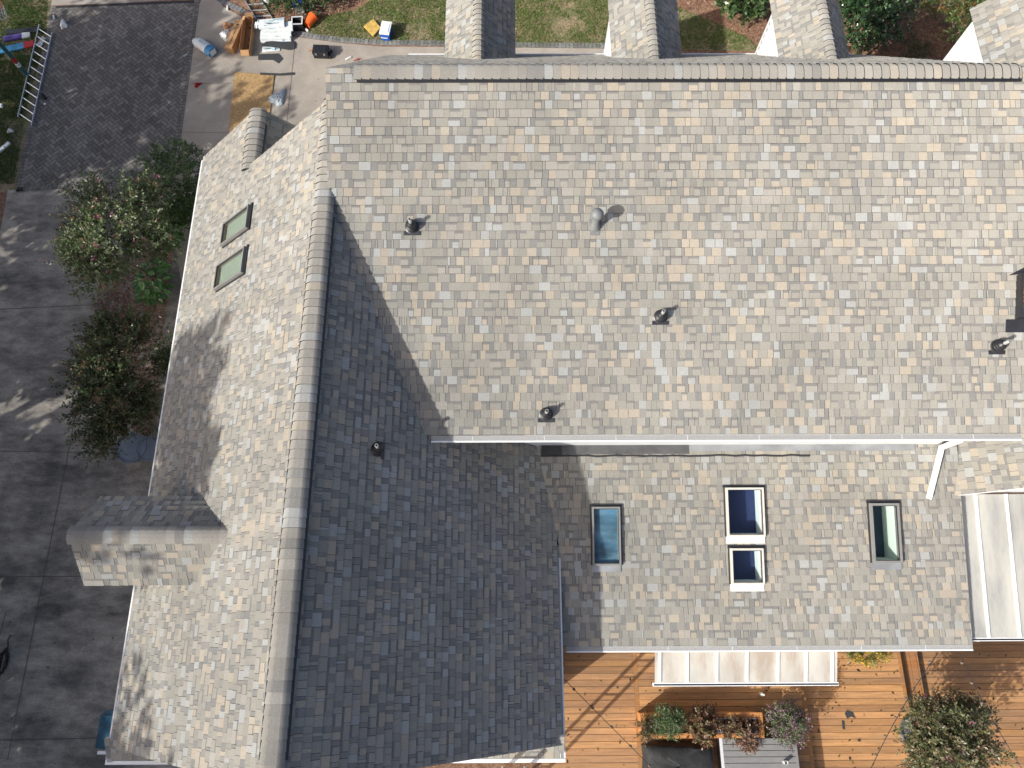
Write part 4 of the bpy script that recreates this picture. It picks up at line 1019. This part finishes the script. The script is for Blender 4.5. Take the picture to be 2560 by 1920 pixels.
# verge clutter by the ladder
flat_poly('cardboard_sheet', 'brown cardboard sheet under the lying ladder', 'cardboard', ((84, 98), (97, 76), (105, 92), (94, 114)), .01, card, .02)
flat_poly('blue_sheet', 'pale blue sheet under the top of the lying ladder', 'sheet', ((97, 104), (106, 90), (114, 96), (103, 118), (89, 115)), .01, lightgrey, .035)
def plank(name, label, cat, A, B, w_, h_, m, m2=None, z=.05):
    a, b = at(*A, z), at(*B, z); d = b - a; o = thing(name, label, cat, (a.x, a.y, z), math.atan2(d.y, d.x)); L_ = d.length; mb = MB(); mb.box((0, -w_, -.03), (L_ * .7, w_, h_)); mb.build('panel', m, o); mb = MB(); mb.box((L_ * .702, -w_, -.03), (L_, w_, h_)); mb.build('end_panel', m2 or m, o); return o
plank('folded_banner', 'purple and white folded banner on the dark verge', 'banner', (8, 98), (75, 86), .10, .02, purple, wrapw)
plank('black_board', 'long black board lying at the drive edge', 'board', (15, 80), (98, 74), .09, .02, blackp, blackp)
plank('painted_board', 'blue board with a red end beside the basketball pole', 'board', (0, 127), (85, 108), .12, .02, cyan, redp)
P = at(14, 371, 0); o = thing('push_broom', 'push broom lying on the verge with its handle over the pavers', 'broom', (P.x, P.y, .03), rad(52)); mb = MB(); mb.box((-.2, -.05, 0), (.2, .05, .06)); mb.build('head', whitep, o); mb = MB(); e = (R_(-rad(52)) @ (at(60, 396) - P)); mb.tube([(0, 0, .06), (e.x, e.y, .03)], .012, 6); mb.build('handle', darkmet, o)
crumple('white_rock', 'pale rock on the dark verge below the ladder', 'rock', (27, 328), .09, .09, lightgrey, 21, .8); crumple('white_scrap', 'white scrap at the left edge of the verge', 'scrap', (2, 266), .09, .06, whitep, 23, .8)
# basketball goal
P = at(70, 190, 0); o = thing('basketball_goal', 'basketball goal with a banded pole beside the paver drive', 'basketball hoop', (P.x, P.y, 0), rad(-20))
mb = MB(); mb.tube([(0, 0, 0), (0, 0, 3.2)], .06, 12); mb.build('pole', tealpaint, o, smooth=True)
for z0, z1, m in ((.42, .48, whitep), (.50, .56, whitep), (.60, .75, redp)): mb = MB(); mb.tube([(0, 0, z0), (0, 0, z1)], .064, 12); mb.build('band', m, o, smooth=True)
mb = MB(); mb.bar((0, 0, 3.15), (.9, 0, 3.3), (0, .04, 0), (0, 0, .04)); mb.build('arm', tealpaint, o); mb = MB(); mb.box((.9, -.9, 2.9), (.94, .9, 3.95)); mb.build('backboard', whitep, o)
mb = MB(); mb.tube([(1.17 + .228 * math.cos(k * .2618), .228 * math.sin(k * .2618), 3.05) for k in range(25)], .012, 6); mb.build('rim', orange, o)
mb = MB()
for k in range(12):
    for s_ in (1, -1): mb.tube([(1.17 + (.225 - .04 * j) * math.cos(k * .5236 + s_ * j * .26), (.225 - .04 * j) * math.sin(k * .5236 + s_ * j * .26), 3.04 - .13 * j) for j in range(4)], .006, 4)
mb.build('net', whitep, o)
# rope coil on the drive
P = at(12, 1655, 0); mb = MB(); r = random.Random(6); mb.tube([((.05 + .018 * (k % 5)) * math.cos(k * .55) + r.uniform(-.01, .01), (.22 + .03 * (k % 4)) * math.sin(k * .55) + r.uniform(-.02, .02), .014 + k * .0014) for k in range(60)] + [(.02, .35, .02), (-.02, .5, .012), (.03, .6, .012)], .013, 6); tag(mb.build('rope_coil', rope, loc=(P.x, P.y, .014)), 'coil of black rope lying on the old drive', 'rope')
# flagstones at the south end
mb = MB()
# ------------------------------------------------------------------ deck things
P = at(1760, 1815, .6); o = thing('wooden_planter', 'long cedar planter box with a wire frame full of red foliage', 'planter', (0, 0, 0))
x0, x1, y0, y1, z0, z1 = 2.84, 5.44, -2.22, -1.78, ZA, 1.10
for nm, lo, hi in (('side_panel', (x0, y0, z0), (x1, y0 + .03, z1)), ('side_panel', (x0, y1 - .03, z0), (x1, y1, z1)), ('end_panel', (x0, y0 + .032, z0), (x0 + .03, y1 - .032, z1)), ('end_panel', (x1 - .03, y0 + .032, z0), (x1, y1 - .032, z1))): mb = MB(); mb.box(lo, hi); mb.build(nm, cedar, o)
for lo, hi in (((x0 - .02, y0 - .03, z1), (x1 + .02, y0 + .07, z1 + .025)), ((x0 - .02, y1 - .07, z1), (x1 + .02, y1 + .03, z1 + .025)), ((x0 - .02, y0 + .072, z1), (x0 + .08, y1 - .072, z1 + .025)), ((x1 - .08, y0 + .072, z1), (x1 + .02, y1 - .072, z1 + .025))): mb = MB(); mb.box(lo, hi); mb.build('rim', cedar, o)
mb = MB(); mb.box((x0 + .03, y0 + .03, z0), (x1 - .03, y1 - .03, z1 - .06)); mb.build('earth', soil, o)
mb = MB()
for x in (4.35, 4.85, 5.30): mb.tube([(x, y0 + .09, z1 + .03), (x, y1 - .09, z1 + .03)], .008, 5)
for y in (y0 + .09, y1 - .09): mb.tube([(4.3, y, z1 + .03), (5.33, y, z1 + .03)], .008, 5)
mb.build('wire_frame', lightgrey, o)
def dplant(name, lab, loc, R, seed, n, ll, lw, cols, tips=None, tn=0, cat='plant', tl=.2, per=11, nc=26):
    return plant(name, lab, cat, loc, crown_twigs(seed, R, R[2] * .8, n, ll, lw, cols, tips, tn, per=per, tl=tl, nclump=nc, pinch=.2, low=-.3), trunk_mb(random.Random(seed), 4, R[2] * .7, .012, R[0] * .5), None, None, 'foliage')
q = at(1672, 1802, 1.3); dplant('rosemary_bush', 'green feathery bush in the left end of the planter', (q.x, q.y, 1.04), (.30, .26, .30), 401, 420, .05, .008, [(.07, .12, .04), (.09, .14, .05), (.12, .15, .08)])
q = at(1612, 1820, 1.2); dplant('heather_plant', 'brown wispy plant at the outer left end of the planter', (q.x, q.y, 1.04), (.14, .2, .18), 402, 120, .045, .008, RB + [(.14, .09, .06)])
q = at(1755, 1812, 1.25); dplant('coleus_plant', 'reddish brown leafy plant in the middle of the planter', (q.x, q.y, 1.04), (.22, .26, .26), 403, 240, .07, .018, [(.16, .08, .05), (.20, .12, .07), (.12, .07, .04), (.20, .18, .08)])
q = at(1850, 1820, 1.2); dplant('coleus_plant', 'reddish plant inside the wire frame of the planter', (q.x, q.y, 1.02), (.34, .12, .12), 404, 120, .07, .016, [(.16, .08, .05), (.20, .12, .08), (.12, .07, .04), (.22, .2, .1)])
q = at(1865, 1850, 1.15); dplant('coleus_plant', 'trailing red plant hanging over the planter front', (q.x, q.y, 1.0), (.14, .15, .14), 405, 90, .06, .014, [(.20, .11, .08), (.24, .15, .10)])
q = at(1968, 1805, 1.2); P = at(1962, 1800, .44); o = thing('planter_pot', 'dark pot under the grey green bush right of the planter', 'planter', (q.x - .02, q.y, ZC)); mb = MB(); mb.lathe([(.17, 0), (.25, .45), (.27, .46), (.27, .50), (.24, .50), (.22, .45), (.01, .44)], n=20); mb.build('pot', blackp, o, smooth=True)
dplant('lavender_bush', 'grey green fading bush in the pot right of the planter', (q.x, q.y, .92), (.32, .32, .32), 406, 520, .05, .009, [(.16, .15, .10), (.12, .15, .07), (.18, .15, .13), (.09, .15, .05)], [(.2, .13, .16)], .2)
q = at(2360, 1850, 1.7); o = thing('planter_pot', 'pot under the round bronze tree on the lower deck', 'planter', (q.x, q.y, ZE_)); mb = MB(); mb.lathe([(.22, 0), (.30, .40), (.33, .42), (.33, .46), (.29, .46), (.27, .40), (.01, .39)], n=20); mb.build('pot', greypot, o, smooth=True)
plant('round_tree', 'round bronze green potted tree on the lower deck', 'tree', (q.x, q.y, ZE_ + .35), crown_twigs(407, (.86, .74, .7), 1.5, 1500, .075, .018, [(.10, .12, .05), (.13, .14, .06), (.16, .12, .07), (.07, .08, .035), (.20, .18, .10)], [(.34, .12, .2)], .01, per=11, tl=.3, nclump=30, pinch=.18, low=-.6), trunk_mb(random.Random(9), 3, 1.3, .03, .25))
q = at(2175, 1648, .9); dplant('marigold_plant', 'yellow flowering plant peeking out under the low eave', (q.x, q.y + .12, ZC), (.34, .2, .34), 408, 150, .07, .014, [(.20, .17, .04), (.12, .15, .04), (.28, .22, .06)], [(.55, .36, .03)], .2)
# spa with slatted cover
a, b, c, d = (at(1800, 1846, 1.06), at(1990, 1848, 1.06), at(1997, 1930, 1.06), at(1806, 1930, 1.06)); X0s, X1s = a.x, b.x; Ys = a.y
o = thing('hot_tub', 'hot tub under a grey slatted cover on the deck', 'hot tub', ((X0s + X1s) / 2, Ys - .85, ZC)); hw = (X1s - X0s) / 2
mb = MB(); mb.box((-hw + .03, -.82, 0), (hw - .03, .82, 1.06 - ZC - .08)); mb.build('cabinet', greymet, o)
mb = MB(); y = .85
while y > -.8: mb.box((-hw + .045, y - .115, 1.06 - ZC - .075), (hw - .045, y - .006, 1.06 - ZC)); y -= .12
mb.build('slatted_cover', slat, o)
for s_ in (-1, 1): mb = MB(); mb.box((s_ * hw - (.045 if s_ > 0 else 0), -.86, 1.06 - ZC - .079), (s_ * hw + (.045 if s_ < 0 else 0), .86, 1.06 - ZC + .004)); mb.build('trim', lightgrey if s_ < 0 else slat, o)
q = at(1961, 1905, 1.08); mb = MB(); mb.lathe([(.035, 0), (.042, .13), (.038, .13), (.034, .01)], n=16, cap=True); tag(mb.build('drinking_cup', whitep, smooth=True, loc=(q.x, q.y, 1.062)), 'pale cup standing on the grey slatted cover', 'cup')
# covered grill
q = at(1702, 1905, 1.1); o = thing('covered_grill', 'barbecue grill under a crumpled black cover', 'grill', (q.x, q.y - .08, ZA)); r = random.Random(12); mb = MB(); rings = []
for k, (s_, z) in enumerate(((1.0, .0), (1.03, .3), (.98, .42), (.93, .50), (.80, .55), (.45, .57), (.05, .58))):
    rings.append([V((.74 * s_ * sx + r.uniform(-.02, .02), .42 * s_ * sy + r.uniform(-.02, .02), z + r.uniform(-.014, .014) * (k > 0))) for sx, sy in [(max(-1, min(1, 1.35 * math.cos(t))), max(-1, min(1, 1.35 * math.sin(t)))) for t in [6.28318 * i / 28 for i in range(28)]]])
mb.ring(rings); mb.build('cover', coverm, o, smooth=True); mb = MB(); mb.box((-.3, -.2, .04), (.3, .2, .4)); mb.build('body', blackp, o)
q = at(1733, 1827, 1.22); o = thing('garden_light', 'silver globe garden light on the planter front edge', 'garden light', (q.x, q.y, 1.125)); mb = MB(); mb.lathe([(.012, 0), (.012, .05)], n=8); mb.build('stem', darkmet, o); mb = MB(); mb.lathe([(.01, .045), (.055, .065), (.078, .11), (.07, .15), (.04, .178), (.004, .185)], n=18); mb.build('globe', silver, o, smooth=True)
q = at(1901, 1735, ZA); mb = MB(); mb.lathe([(.038, 0), (.04, .01), (.04, .13), (.018, .17), (.016, .21), (.02, .215), (.02, .24), (.004, .242)], n=14); tag(mb.build('spray_bottle', whitep, smooth=True, loc=(q.x, q.y, ZA + .001)), 'white bottle standing on the deck behind the planter', 'bottle')
# string lights
def lights(lab, A, B, za, zb, n, sag, seed):
    a, b = at(*A, za), at(*B, zb); o = thing('string_lights', lab, 'string lights', a, 0, 'string lights over the deck'); f = lambda t: (b - a) * t - V((0, 0, sag * 4 * t * (1 - t))); mb = MB(); mb.tube([f(k / 20) for k in range(21)], .007, 5); mb.build('cable', rope, o); first = None
    for k in range(n):
        p = f((k + .5) / n)
        if first is None: mb = MB(); mb.lathe([(.014, 0), (.016, -.03), (.026, -.05), (.03, -.065), (.022, -.085), (.004, -.095)], n=12); first = mb.build('bulb', bulbm, o, smooth=True, loc=p)
        else: c_ = first.copy(); col.objects.link(c_); c_.parent = o; c_.location = p
    return o
lights('string of bulbs hanging from the wing eave to the planter', (1412, 1700), (1700, 1990), 3.4, 2.6, 6, .15, 1)
lights('string of bulbs crossing the deck step', (2345, 1632), (2160, 1960), 3.3, 2.4, 7, .15, 2)
lights('string of bulbs over the round tree at the right', (2398, 1632), (2600, 1990), 3.3, 2.4, 7, .15, 3)
# fallen leaves and shingle scraps on the deck and drive
r = random.Random(77); mb = MB()
def litter(n, x0, x1, y0, y1, z, cols, s=(.02, .05)):
    for _ in range(n):
        p = V((r.uniform(x0, x1), r.uniform(y0, y1), z + .006)); a = r.uniform(0, 6.28); L_ = r.uniform(*s); d = V((math.cos(a), math.sin(a), .15)) * L_; e = V((-math.sin(a), math.cos(a), r.uniform(-.2, .3))) * L_ * r.uniform(.3, .6); c = jit(r.choice(cols), r)
        mb.face([p - d, p - d * .2 + e, p + d, p - d * .1 - e], 0, c)
DK = [(.05, .03, .015), (.10, .06, .02), (.03, .025, .02), (.20, .15, .04)]
litter(46, 1.1, 2.75, -3.4, -.3, ZA, DK); litter(60, 2.95, 6.5, -1.75, -.4, ZA, DK); litter(60, 6.7, 8.9, -3.2, -.4, ZC, DK); litter(50, 9.6, 13, -3.4, -.4, ZE_, DK); litter(60, -13, -8, -3, 9, .016, [(.03, .025, .02), (.12, .08, .03)], (.015, .035)); litter(40, -9.5, -4.5, 11, 18, .016, [(.03, .025, .02), (.2, .12, .05)], (.015, .04))
tag(mb.build('fallen_leaves', leafm), 'scattered dry fallen leaves on deck and drive', 'leaves', kind='stuff')
for (x, y, pts, lab) in ((2118, 1784, ((0, .07), (.12, .03), (.17, -.10), (.08, -.06), (-.02, -.10), (-.06, .0)), 'dark torn shingle scrap on the deck right of the planter'), (2108, 1812, ((-.02, .09), (.03, .07), (.02, -.10), (-.03, -.08)), 'thin dark splinter of shingle on the deck')):
    q = at(x, y, ZC); mb = MB(); mb.prism([V((a, b, 0)) for a, b in pts[::-1]], (0, 0, .008)); tag(mb.build('shingle_scrap', felt, loc=(q.x, q.y, ZC + .004)), lab, 'shingle scrap')
